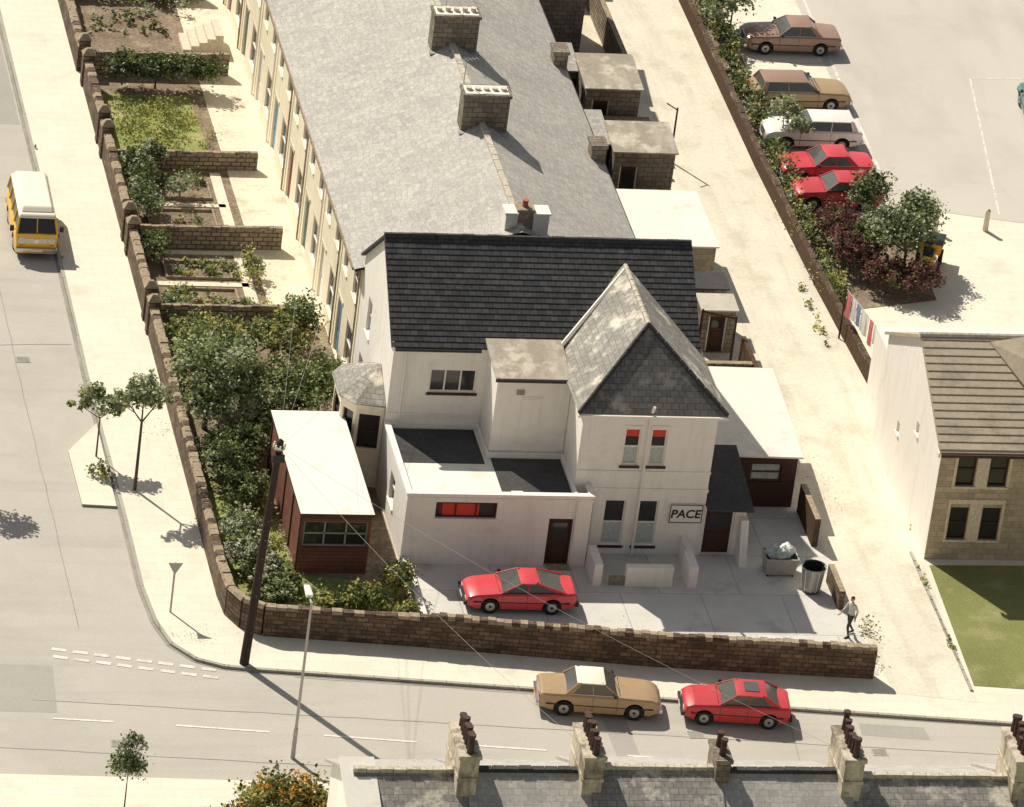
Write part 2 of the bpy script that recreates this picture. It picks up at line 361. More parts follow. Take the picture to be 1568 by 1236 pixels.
# ------------------------------------------------------------------ main office building
off=E('office_building',(-1,-8,0))
mb=MB()
X0=-6.7;XR=5.3
wall(mb,(X0,-7.35,0),(1,0,0),(0,-1,0),12,0,6.6,[(1.55,3.4,4.45,5.45,'tri')],render_w,frame=frame_w,sill=frame_d)
wall(mb,(X0,0,0),(0,-1,0),(-1,0,0),7.35,0,6.6,[(1.0,1.8,1,2.8,'sash'),(1.6,2.4,4.1,5.6,'sash')],render_w)
mb.box(XR-.02,XR,-7.35,0,0,6.6,render_w)
mb.face([(X0,-7.35,6.6),(X0,-3.7,9.32),(X0,0,6.6)],render_w)
mb.face([(XR,-7.35,6.6),(XR,0,6.6),(XR,-3.7,9.32)],render_w)
wall(mb,(X0,-13,0),(1,0,0),(0,-1,0),7.3,0,3.05,[(1.15,3.55,2.05,2.75,'bantri'),(5.65,6.6,.02,2.1,'door')],render_w,frame=frame_d)
wall(mb,(X0,-7.35,0),(0,-1,0),(-1,0,0),5.65,0,3.05,[(2.2,3.2,1.0,2.2,'sash')],render_w)
mb.box(.58,.6,-13,-11.99,0,3.05,render_w)
wall(mb,(.0,-12.0,0),(1,0,0),(0,-1,0),5.3,0,6.4,[(1.72,2.36,3.95,5.55,'sashcurred'),(2.76,3.4,3.95,5.55,'sashcurred'),(1.3,2.15,.4,2.4,'sashcur'),(2.6,3.45,.4,2.4,'sashcur')],render_w,frame=frame_w,glassm=glass,sill=frame_d)
mb.box(0,.02,-11.98,-7.35,0,6.4,render_w)
mb.box(5.28,5.3,-11.98,-7.35,0,6.4,render_w)
mb.box(-2.95,-.02,-9.5,-7.36,2.9,6.35,render_w)
mb.box(-1.95,-1.1,-9.53,-9.501,3.4,5.5,frame_w); mb.box(-1.87,-1.18,-9.55,-9.531,3.5,5.4,render_w)
mb.box(-2.15,-1.85,-9.56,-9.501,5.6,5.8,stone_cop)
mb.build('walls',off)
mb=MB()
for x0,x1 in((1.72,2.36),(2.76,3.4)):
    mb.box(x0-.05,x1+.05,-12.03,-12.002,5.56,5.72,frame_w)
mb.box(-.0,5.32,-12.04,-12.002,3.62,3.72,render_w); mb.box(.62,5.33,-12.05,-12.002,2.82,2.95,render_w)
mb.box(X0-.06,.66,-13.08,-12.82,3.05,3.15,render_w); mb.box(X0-.06,X0+.18,-12.81,-7.4,3.05,3.15,render_w)
mb.box(X0,.6,-13.03,-13.002,2.86,2.96,render_w)
mb.box(.4,.66,-12.81,-12.05,3.05,3.15,render_w)
mb.box(X0+.2,-2.97,-7.48,-7.36,2.9,3.1,render_w)
mb.box(-3.09,-2.97,-9.6,-7.49,2.9,3.1,render_w);mb.box(-3.09,-.14,-9.72,-9.61,2.9,3.1,render_w);mb.box(-.13,-.01,-12.8,-9.61,2.9,3.1,render_w)
mb.box(-6.69,-2.97,-7.40,-7.355,3.45,3.53,render_w)
mb.hexa([(X0-.12,-7.6,6.36),(X0-.03,-7.6,6.36),(X0-.03,-3.7,9.2),(X0-.12,-3.7,9.2),(X0-.12,-7.6,6.5),(X0-.03,-7.6,6.5),(X0-.03,-3.7,9.32),(X0-.12,-3.7,9.32)],frame_w)
mb.build('trim',off)
mb=MB()
mb.box(X0+.02,-.01,-12.98,-7.37,2.75,2.88,felt_w)
mb.box(-2.9,-.15,-12.7,-9.75,2.881,2.90,felt_d_shade);mb.box(-6.45,-3.2,-10.2,-7.5,2.881,2.893,felt_d_shade)  # cast shadows of main block, box and tower painted as dark sheets
mb.box(-2.55,-2.1,-12.75,-12.4,2.9,2.96,felt_w)
mb.build('flat_roof',off)
mb=MB()
mb.slab([(X0-.15,-7.55,6.52),(XR+.15,-7.55,6.52),(XR+.15,-3.7,9.42),(X0-.15,-3.7,9.42)],.1,slate_d)
mb.slab([(X0-.15,-3.695,9.42),(XR+.15,-3.695,9.42),(XR+.15,.25,6.52),(X0-.15,.25,6.52)],.1,slate_d)
for k in range(24):
    x=X0-.15+k*(12.3/24);h=random.uniform(-.012,.012); mb.hexa([(x+.01,-3.86,9.36),(x+.5,-3.86,9.36),(x+.5,-3.54,9.36),(x+.01,-3.54,9.36),(x+.01,-3.76,9.5+h),(x+.5,-3.76,9.5+h),(x+.5,-3.64,9.5+h),(x+.01,-3.64,9.5+h)],ridge_m)
# slate courses: each row laps the one below by a real 2 cm step
sl=Vector((0,3.85,2.9)).normalized(); nn=Vector((0,-2.9,3.85)).normalized()
Ls=Vector((0,3.85,2.9)).length
for k in range(int(Ls/.25)):
    p=Vector((X0-.15,-7.55,6.52))+sl*(.25*k)+nn*.002; a=Vector((12.3,0,0)); b=sl*.245
    mb.hexa([p,p+a,p+a+b,p+b,p+nn*.02,p+a+nn*.02,p+a+b+nn*.004,p+b+nn*.004],slate_d)
mb.build('main_roof',off)
mb=MB()
pk=8.85; ex0=-.3;ex1=5.6;fy=-12.3;ez=6.36;py=-9.6;mx=2.65
mb.slab([(ex0,fy,ez),(ex1,fy,ez),(mx,py,pk)],.08,slate_h_shade)
mb.slab([(ex0,fy,ez),(mx,py,pk),(mx,-4.6,pk),(ex0,-5.6,ez)],.08,slate_t)
mb.slab([(ex1,fy,ez),(ex1,-5.6,ez),(mx,-4.6,pk),(mx,py,pk)],.08,slate_t)
def ridge(a,b,r,mat,n=12):
    a=Vector(a);b=Vector(b)
    for k in range(n):
        p=a.lerp(b,k/n);q=a.lerp(b,(k+.93)/n); mb.tube(p,q,r,r*.9,mat,7)
ridge((mx,py,pk),(mx,-4.7,pk),.10,ridge_l,11)
ridge((mx,py,pk),(ex0,fy,ez),.10,ridge_m,10);ridge((mx,py,pk),(ex1,fy,ez),.10,ridge_m,10)
mb.tube((mx,-4.9,8.78),(ex0,-7.6,6.55),.09,.09,felt_w,6)
mb.build('tower_roof',off)
mb=MB()
mb.slab([(-3.08,-9.75,6.42),(-.1,-9.75,6.42),(-.1,-7.2,6.80),(-3.12,-7.2,6.80)],.1,felt_t)
mb.box(-3.1,-.32,-9.82,-9.755,6.28,6.38,dark)
mb.box(ex0-.02,ex1+.02,fy-.1,fy-.005,ez-.14,ez-.04,frame_w); mb.box(X0,-3.3,-7.66,-7.56,6.38,6.48,dark)
mb.tube((2.62,-12.09,0.05),(2.62,-12.09,6.3),.055,.055,frame_w); mb.tube((2.62,-12.1,6.2),(2.62,-12.42,6.75),.06,.06,frame_w)
mb.tube((-.02,-13.06,0),(-.02,-13.06,2.9),.045,.045,frame_w)
mb.tube((X0+.5,-7.42,3.1),(X0+.5,-7.42,6.4),.04,.04,frame_w)
mb.build('gutters_and_pipes',off)
def chimney(mb,cx,cy,w,d,z0,z1,mat,pots,axis='x',potmat=None,ph=.35):
    potmat=potmat or pot_w
    mb.box(cx-w/2,cx+w/2,cy-d/2,cy+d/2,z0,z1,mat)
    mb.box(cx-w/2-.06,cx+w/2+.06,cy-d/2-.06,cy+d/2+.06,z1+.002,z1+.14,mat)
    for k in range(pots):
        t=(k+.5)/pots-.5
        x=cx+(t*(w-.1) if axis=='x' else random.uniform(-.05,.05)); y=cy+(t*(d-.1) if axis=='y' else 0)
        h=ph*random.uniform(.75,1.3)
        mb.tube((x,y,z1+.14),(x,y,z1+.14+h),.13,.10,potmat,8); mb.tube((x,y,z1+.14+h*.86),(x,y,z1+.145+h),.135,.135,potmat,8)
def aerial(mb,x,y,z,h=1.3,rot=.4):
    mb.tube((x,y,z),(x,y,z+h),.018,.018,steel,5)
    d=Vector((math.cos(rot),math.sin(rot),0));n=Vector((-d.y,d.x,0));c=Vector((x,y,z+h-.05))
    mb.tube(c-d*.5,c+d*.5,.012,.012,steel,4)
    for k in range(7):
        p=c+d*(-.48+k*.16);l=.24-.015*k; mb.tube(p-n*l,p+n*l,.008,.008,steel,4)
mb=MB(); chimney(mb,-.75,-.9,.6,.6,7.6,9.25,stone_cop,1,'x',pot_r,.3)
mb.box(-1.55,-1.07,-1.3,-.6,8.0,9.2,felt_w);mb.box(-.43,.2,-1.3,-.6,8.0,9.2,felt_w)
mb.box(-1.6,-1.04,-1.35,-.55,9.201,9.28,felt_w);mb.box(-.46,.25,-1.35,-.55,9.201,9.28,felt_w)
mb.build('chimney',off)
mb=MB()
bp=[(-6.72,-7.1),(-7.8,-6.9),(-8.3,-6.2),(-8.3,-4.6),(-7.8,-3.9),(-6.72,-3.7)]
for i,(a,b) in enumerate(zip(bp[:-1],bp[1:])):
    a=Vector((*a,0));b=Vector((*b,0));d=(b-a);W=d.length;d.normalize();n=Vector((d.y,-d.x,0))
    if n.dot((a+b)/2-Vector((-6.7,-5.4,0)))<0:n=-n
    if W>.7: wall(mb,a,d,n,W,0,3.7,[(.14,W-.14,1.7,3.2,'sash')],render_c,frame=frame_d)
    else: wall(mb,a,d,n,W,0,3.7,[],render_c)
c=Vector((-6.72,-5.4,4.6))
for a,b in zip(bp[:-1],bp[1:]):
    f=lambda p:Vector((-6.72+(p[0]+6.72)*1.1,-5.4+(p[1]+5.4)*1.08,3.7))
    mb.slab([f(a),f(b),c],.08,slate_t)
mb.build('bay_window',off)
sb=MB(); sb.box(3.9,5.2,-12.1,-12.05,1.5,2.3,paint_white)
for b in((3.9,5.2,1.5,1.53),(3.9,5.2,2.27,2.3),(3.9,3.93,1.531,2.269),(5.17,5.2,1.531,2.269)): sb.box(b[0],b[1],-12.115,-12.101,b[2],b[3],dark)
sb.build('sign_board',off)
cu=bpy.data.curves.new('sign_lettering','FONT');cu.body='PACE';cu.size=.50;cu.extrude=.004;cu.offset=.012;cu.shear=.12;cu.align_x='CENTER';cu.materials.append(dark)
t=bpy.data.objects.new('sign_lettering',cu);COL.objects.link(t);t.matrix_world=Matrix.Translation((4.53,-12.11,1.73))@Matrix.Rotation(math.radians(90),4,'X');t.parent=off;t.matrix_parent_inverse=off.matrix_basis.inverted()
mb=MB()
mb.box(.62,.95,-14.5,-13.0,0,.95,render_w);mb.box(1.9,3.75,-14.5,-14.2,0,.85,render_w);mb.box(4.35,4.7,-14.6,-13.3,0,.95,render_w)
mb.box(1.3,1.9,-14.4,-14.25,0,.35,stone_cop); mb.box(4.5,4.72,-13.3,-12.01,0,.9,render_w)
mb.box(-.95,-.05,-13.35,-13.02,0,.12,stone_cop)
mb.build('low_walls',off)
mb=MB()
wall(mb,(6.9,-8.1,0),(1,0,0),(0,-1,0),2.95,0,2.35,[(1.1,2.35,1.15,1.95,'sash')],frame_d,frame=timber_o,glassm=curtain)
mb.box(9.83,9.85,-8.08,-2,0,2.4,timber_o); mb.box(6.9,6.92,-8.08,-2,0,2.35,frame_d)
mb.slab([(5.33,-8.3,2.45),(10,-8.3,2.38),(10,-2,2.95),(5.33,-2,3.0)],.08,felt_w)
mb.build('lean_to',off)
mb=MB()
wall(mb,(5.32,-11.9,0),(1,0,0),(0,-1,0),1.7,0,2.15,[(.05,1.25,.02,2.0,'door')],render_w,frame=frame_w)
mb.box(7.0,7.02,-11.88,-8.1,0,2.2,frame_d)
mb.hexa([(6.75,-12.9,0),(7.05,-12.9,0),(7.05,-11.92,0),(6.75,-11.92,0),(6.75,-12.3,1.75),(7.05,-12.3,1.75),(7.05,-11.92,1.75),(6.75,-11.92,1.75)],render_w)
mb.slab([(5.33,-12.35,2.25),(7.2,-12.35,2.2),(7.2,-8.32,2.9),(5.33,-8.32,2.9)],.08,felt_d_shade)
mb.build('side_porch',off)

# ------------------------------------------------------------------ shed
sh=E('garden_shed',(-9.5,-10,0))
mb=MB()
wall(mb,(-10.85,-13.8,0),(1,0,0),(0,-1,0),2.7,0,2.5,[(.1,2.6,1.15,2.25,'sashtri')],timber,frame=steel)
wall(mb,(-10.85,-5.9,0),(0,-1,0),(-1,0,0),7.9,0,2.5,[],timber)
mb.box(-8.17,-8.15,-13.78,-5.9,0,2.5,stone_g);mb.box(-10.83,-8.18,-5.92,-5.9,0,2.5,timber)
for k in range(5): mb.box(-10.9,-10.853,-13.7+k*1.9,-13.6+k*1.9,.02,2.45,timber_o)
mb.build('walls',sh)
mb=MB();mb.box(-10.95,-8.08,-13.92,-5.8,2.505,2.66,timber_o,felt_w)
mb.build('roof',sh)

# ------------------------------------------------------------------ terrace
te=E('terraced_houses',(-1,20,0))
YT=62
mb=MB()
ops=[];k=0;y=.4
while y<YT-4:
    u0=YT-y
    ops+= [(u0-1.4,u0-.5,3.95,5.45,'sashbli' if k%2 else 'sash'),(u0-3.7,u0-2.8,3.95,5.45,'sash'),(u0-1.7,u0-.4,.8,2.6,'sash'),(u0-3.9,u0-2.9,.05,2.5,['doorb','doorw','doorg','doorr'][k%4])]
    y+=4.55;k+=1
ops=sorted(ops)
wall(mb,(X0-.0,YT,0),(0,-1,0),(-1,0,0),YT,0,5.95,ops,render_c,frame=frame_w,sill=render_c,depth=.10)
mb.box(4.5,4.55,.3,YT,0,5.95,chim_m)
mb.build('walls',te)
mb=MB()
y=.4
while y<YT-4:
    for a,b in((y+.5,y+1.4),(y+2.8,y+3.7)):
        mb.box(X0-.02,X0-.003,a-.1,b+.1,5.46,5.6,pot_w)
    mb.box(X0-.02,X0-.003,y+.3,y+1.8,2.61,2.76,pot_w);mb.box(X0-.04,X0-.003,y+2.8,y+4.0,2.55,2.7,pot_w)
    mb.tube((X0-.08,y-.1,0),(X0-.08,y-.1,5.8),.04,.04,frame_w if int(y)%2 else stone_cop,6); y+=4.55
mb.box(X0-.25,X0-.003,.3,YT,5.72,5.86,render_c); mb.box(X0-.45,X0-.33,.2,YT,5.78,5.9,stone_cop); mb.box(4.9,5.0,.3,YT,5.8,5.9,dark)
mb.build('lintels_and_gutters',te)
def sag(a,b,nx,ny,name,amp=.045):
    (a0,a1),(b0,b1)=a,b
    m=MB();k=m.mi(slate_l)
    a0,a1,b0,b1=map(Vector,(a0,a1,b0,b1))
    for i in range(nx+1):
        for j in range(ny+1):
            p=a0.lerp(a1,i/nx).lerp(b0.lerp(b1,i/nx),j/ny)
            w=math.sin(math.pi*j/ny)
            p.z-=amp*w*(.6+.6*math.sin(p.y*1.38+.5))+.012*math.sin(p.y*5+j)
            m.v.append(tuple(p))
    for i in range(nx):
        for j in range(ny):
            q=i*(ny+1)+j; f=(q,q+ny+1,q+ny+2,q+1)
            n=(Vector(m.v[f[1]])-Vector(m.v[f[0]])).cross(Vector(m.v[f[2]])-Vector(m.v[f[0]]))
            m.f.append(f if n.z>0 else f[::-1]);m.m.append(k)
    m.build(name,te,smooth=60)
sag(((X0-.4,.0,5.92),(X0-.4,YT,5.92)),((-.95,-1.9,8.75),(-.95,YT,8.75)),120,6,'roof_front')
sag(((4.95,.0,5.92),(4.95,YT,5.92)),((-.945,-1.9,8.75),(-.945,YT,8.75)),120,6,'roof_rear')
mb=MB()
mb.slab([(X0-.38,.0,5.85),(X0-.38,YT,5.85),(-.95,YT,8.62),(-.95,-1.9,8.62)],.05,timber_o)
mb.slab([(-.945,-1.9,8.62),(-.945,YT,8.62),(4.93,YT,5.85),(4.93,.0,5.85)],.05,timber_o)
k=-1.7
while k<YT: mb.box(-1.06,-.83,k,k+.44,8.66,8.82+random.uniform(-.015,.015),ridge_l); k+=.46
mb.build('ridge_tiles',te)
for i,cy in enumerate((8.1,15.5,24.3,33.2,42)):
    mb=MB(); chimney(mb,-.85,cy,1.9,.9,7.8,9.9,chim_m,5,'x',pot_w,.14)
    mb.box(-1.75,.05,cy-.4,cy+.4,10.041,10.06,felt_w)
    mb.box(-1.9,.2,cy-.75,cy-.46,7.9,8.72-.3,steel)
    aerial(mb,-1.7+.5*(i%3),cy+.5,9.2,2.0,.3+i); mb.build('chimney',te)
for cx,cy in((4.6,10.2),(4.6,19.0),(4.6,28.5)):
    mb=MB(); chimney(mb,cx,cy,.6,.8,5.0,6.7,chim_m,0); mb.build('chimney',te)
mb=MB()
def outhouse(x0,x1,y0,y1,h,wm,rm,slope=.3,door=True):
    wall(mb,(x0,y0,0),(1,0,0),(0,-1,0),x1-x0,0,h,[(.3,1.1,.02,min(2,h-.3),'door')] if door else [],wm)
    mb.box(x0,x0+.02,y0+.001,y1,0,h,wm);mb.box(x1-.02,x1,y0+.001,y1,0,h,wm);mb.box(x0+.02,x1-.02,y1-.02,y1,0,h,wm)
    mb.slab([(x0-.1,y0-.12,h+.04),(x1+.1,y0-.12,h+.04),(x1+.1,y1+.1,h+.04+slope),(x0-.1,y1+.1,h+.04+slope)],.07,rm)
outhouse(7.2,9.6,23.9,26.6,2.6,chim_m,felt_t);outhouse(6.2,7.15,26,28,2.4,chim_m,slate_l)
outhouse(7.25,9.9,17.6,19.8,2.7,chim_m,felt_t);outhouse(5,7.15,18.5,21,2.6,chim_m,slate_l)
outhouse(4.7,10.1,9.6,14.4,2.4,stone_y,felt_w,.05,False)
outhouse(8.6,10.0,6.6,7.7,2.0,chim_m,felt_d_shade,.1);outhouse(8.6,10.0,4.7,5.8,2.0,chim_m,felt,.1)
outhouse(5,8.6,32,36,5,chim_m,slate_l,.6,False);outhouse(6.5,9.8,41,44,3,chim_m,felt_t)
mb.build('rear_outhouses',te)
mb=MB(); chimney(mb,6.6,33,1.6,.9,5.3,7.4,felt_t,3); mb.build('chimney',te)
rw=E('yard_wall',(10.2,10,0)); mb=MB()
for y in(1.0,5.9,15.8,21.5,23.2,29.5,38): mb.box(4.6,10.0,y,y+.25,0,1.5,stone_g,stone_cop)
mb.box(10.02,10.25,-11.2,-8.4,0,1.25,timber_o,stone_cop);mb.box(10.02,10.25,-16,-13.9,0,.8,stone_d,stone_cop)
mb.box(10.02,10.2,-2,3.4,0,1.5,timber_o);mb.box(10.02,10.25,28,40,0,1.5,stone_g,stone_cop)
mb.tube((9.75,3.6,0),(9.75,3.6,2.3),.06,.05,frame_d);mb.tube((8.3,3.6,0),(8.3,3.6,2.6),.06,.05,frame_d);mb.tube((8.3,3.6,2.5),(9.75,3.6,2.2),.05,.05,frame_d)
mb.build('walls',rw)

# ------------------------------------------------------------------ garden and boundary walls
def wallpath(name,pts,h,t,mat,cop,seg=.6,jag=.03,caph=.12):
    e=E(name,(pts[0][0],pts[0][1],0)); mb=MB(); mc=MB()
    for (a,b) in zip(pts[:-1],pts[1:]):
        a=Vector((*a,0));b=Vector((*b,0));L=(b-a).length;d=(b-a)/L;n=Vector((-d.y,d.x,0))*t/2
        up=Vector((0,0,h))
        mb.hexa([a-n,b-n,b+n,a+n,a-n+up,b-n+up,b+n+up,a+n+up],mat)
        k=max(1,int(L/seg))
        for i in range(k):
            p=a+d*(L*i/k+.01);q=a+d*(L*(i+1)/k-.01);hh=h+caph+random.uniform(-jag,jag);m=n*random.uniform(1.08,1.2);z0=Vector((0,0,h+.002));z1=Vector((0,0,hh));r=random.uniform(.5,.85)
            mc.hexa([p-m+z0,q-m+z0,q+m+z0,p+m+z0,p-m*r+z1,q-m*r+z1,q+m*r+z1,p+m*r+z1],cop if random.random()<.75 else mat)
    mb.build('wall_body',e);mc.build('coping',e); return e
wallpath('boundary_wall',[(-6.6,-19.1),(1.9,-20.3),(10.3,-21.0)],1.25,.38,stone_d,stone_cop,.3,.035)
wallpath('boundary_wall',[(-14.0,28),(-14.0,-15.6),(-13.9,-17.0),(-13.5,-17.9),(-12.8,-18.4),(-6.6,-19.1)],1.15,.35,stone_d,stone_cop,.4,.035)
wallpath('boundary_wall',[(-14.1,62),(-14.1,29.4)],1.15,.35,stone_d,stone_cop,.4)
for y,h in((29.3,.9),(20.2,.7),(12.9,.9),(5.9,.9),(37,.9)):
    wallpath('garden_wall',[(-13.8,y),(-7.6,y+.1)],h,.22,stone_g,stone_cop,.32,.03,.14)
for y in(29.6,28.1,22.6,21.2,13.6,12.3,5.4,6.6):
    e=E('gate_pier',(-14,y,0)); mb=MB(); mb.box(-14.25,-13.75,y-.22,y+.22,0,1.5,stone_d);mb.hexa([(-14.3,y-.27,1.5),(-13.7,y-.27,1.5),(-13.7,y+.27,1.5),(-14.3,y+.27,1.5),(-14.1,y-.07,1.75),(-13.9,y-.07,1.75),(-13.9,y+.07,1.75),(-14.1,y+.07,1.75)],stone_cop); mb.build('pier',e)
wallpath('alley_wall',[(14.5,62),(14.75,22),(15.05,10.7),(15.45,1.6)],.75,.25,timber_o,stone_d,.7,.02,.1)
mb=MB();mb.box(-6.62,-6.35,-18.9,-13.1,0,.35,render_w);mb.build('yard_edging')
st=E('garden_steps',(-8.6,33,0));mb=MB()
for k in range(5): mb.box(-9.3+k*.35,-8.95+k*.35,31.5,33.2,0,.18*(k+1),pot_w)
mb.build('steps',st)
mb=MB()
for x0,x1,y0,y1 in((-12.9,-10,14.6,16.3),(-12.7,-9.9,17.3,19.0),(-12.8,-10,8,9.2),(-12.8,-10,10.1,11.6)):
    for b in((x0,x1,y0,y0+.08),(x0,x1,y1-.08,y1),(x0,x0+.08,y0+.081,y1-.081),(x1-.08,x1,y0+.081,y1-.081)): mb.box(b[0],b[1],b[2],b[3],0,.12,stone_cop)
mb.box(-13.6,-9.3,12.3,12.6,.0,.05,gardenpath);mb.box(-13.2,-9.4,9.45,9.8,.0,.05,gardenpath);mb.box(-12.8,-9.4,16.6,16.9,.0,.05,gardenpath)
mb.box(-9.7,-9.2,6.4,12.25,.0,.05,gardenpath);mb.box(-9.7,-9.25,13.5,19.8,.0,.05,gardenpath);
mb.build('bed_edging')

# ------------------------------------------------------------------ stone house on the right
hs=E('stone_house',(20,-6,0)); mb=MB()
wall(mb,(14.4,-12,0),(1,0,0),(0,-1,0),12,0,5,[(a,a+.75,z,z+1.45,'sash') for a in(.75,2.05,5.2) for z in(.9,3.3)],stone_y,frame=frame_d,sill=pot_w)
wall(mb,(14.4,-2.6,0),(0,-1,0),(-1,0,0),9.4,0,5,[(3.0,3.4,2.2,2.7,'w'),(5.6,6.0,3.6,4.1,'w')],render_w)
mb.face([(14.4,-12,5),(14.4,-7.3,7.35),(14.4,-2.6,5)],render_w)
for z in(.9,3.3):
    mb.box(15.93,16.42,-12.02,-12.002,z-.1,z+1.6,pot_w); mb.box(15.02,15.13,-12.02,-12.002,z-.1,z+1.6,pot_w); mb.box(17.22,17.33,-12.02,-12.002,z-.1,z+1.6,pot_w)
    mb.box(15.02,17.33,-12.03,-12.002,z+1.61,z+1.8,pot_w)
mb.box(26.38,26.4,-12,-2.6,0,5,render_w)
mb.box(15.0,26,-2.59,1.3,0,3.2,render_w,felt_w)
mb.build('walls',hs);mb=MB()
mb.slab([(14.25,-12.3,4.95),(26.5,-12.3,4.95),(26.5,-7.3,7.45),(14.25,-7.3,7.45)],.12,tile_m)
mb.slab([(14.25,-7.295,7.45),(26.5,-7.295,7.45),(26.5,-2.4,4.95),(14.25,-2.4,4.95)],.12,tile_m)
for k in range(15):
    t=(k+.3)/15; yy=-12.3+5*t;zz=4.95+2.5*t; s=5/15*.93
    mb.hexa([(14.26,yy,zz+.002),(26.4,yy,zz+.002),(26.4,yy+s,zz+s*.5+.002),(14.26,yy+s,zz+s*.5+.002),(14.26,yy,zz+.045),(26.4,yy,zz+.045),(26.4,yy+s,zz+s*.5+.008),(14.26,yy+s,zz+s*.5+.008)],tile_m)
mb.slab([(17.0,-7.6,7.35),(19.8,-12.7,5.1),(23,-12.7,6.4),(20.5,-7.4,7.9)],.1,tile_m)
mb.tube((14.2,-7.3,7.45),(26.5,-7.3,7.45),.12,.12,ridge_l);mb.box(14.3,26.4,-12.42,-12.31,4.78,4.9,frame_d)
mb.box(14.2,14.28,-12.3,-12.0,4.7,4.9,frame_w)
mb.build('roof',hs)

# ------------------------------------------------------------------ near row of houses at the bottom
nh=E('terraced_houses',(0,-42,0)); mb=MB()
wall(mb,(-13.6,-37.2,0),(1,0,0),(0,1,0),34,0,5.9,[(u+.8,u+1.8,3.6,5.2,'sash') for u in(0,4.6,9.2,13.8,18.4,23)],stone_y)
mb.box(-13.6,-13.58,-46,-37.2,0,5.9,render_w);mb.face([(-13.6,-46,5.9),(-13.6,-41.6,8.4),(-13.6,-37.2,5.9)],render_w)
mb.box(-13.6,20.4,-46.02,-46,0,5.9,stone_y)
mb.build('walls',nh);mb=MB()
for i,(a,b,dz) in enumerate(((-13.8,-9.9,0),(-9.9,-5.6,.05),(-5.6,-1.0,.2),(-1.0,3.6,.1),(3.6,9.5,-.05),(9.5,20.5,.05))):
    mb.slab([(a,-46.4,5.9+dz),(b,-46.4,5.9+dz),(b,-41.6,8.45+dz),(a,-41.6,8.45+dz)],.1,slate_l if i%2 else slate_t)
    mb.slab([(a,-41.595,8.45+dz),(b,-41.595,8.45+dz),(b,-36.8,5.9+dz),(a,-36.8,5.9+dz)],.1,slate_l)
    x=a
    while x<b-.3: mb.box(x+.01,x+.44,-41.72,-41.48,8.4+dz,8.55+dz+random.uniform(-.02,.02),ridge_m if i%2 else ridge_l); x+=.46
mb.build('roof',nh)
for cx in(-10.0,-5.65,-1.0,3.5,9.6,14.3):
    mb=MB(); w=.68 if cx!=-1.0 else .5; d=2.2 if cx!=-1.0 else 1.3
    chimney(mb,cx,-41.4,w,d,6.5,9.45 if cx!=-1.0 else 9.1,sooty if cx!=-1.0 else chim_m,7 if cx!=-1.0 else 2,'y',pot_d,.6)
    if cx!=-1.0:
        mb.box(cx-w/2-.04,cx+w/2+.04,-42.55,-40.25,8.6,8.72,sooty)
    mb.build('chimney',nh)
mb=MB()
mb.slab([(-14.2,-44,7.6),(-13.0,-44,7.6),(-13.0,-41,8.6),(-14.2,-41,8.6)],.1,felt_w)
mb.build('dormer',nh)

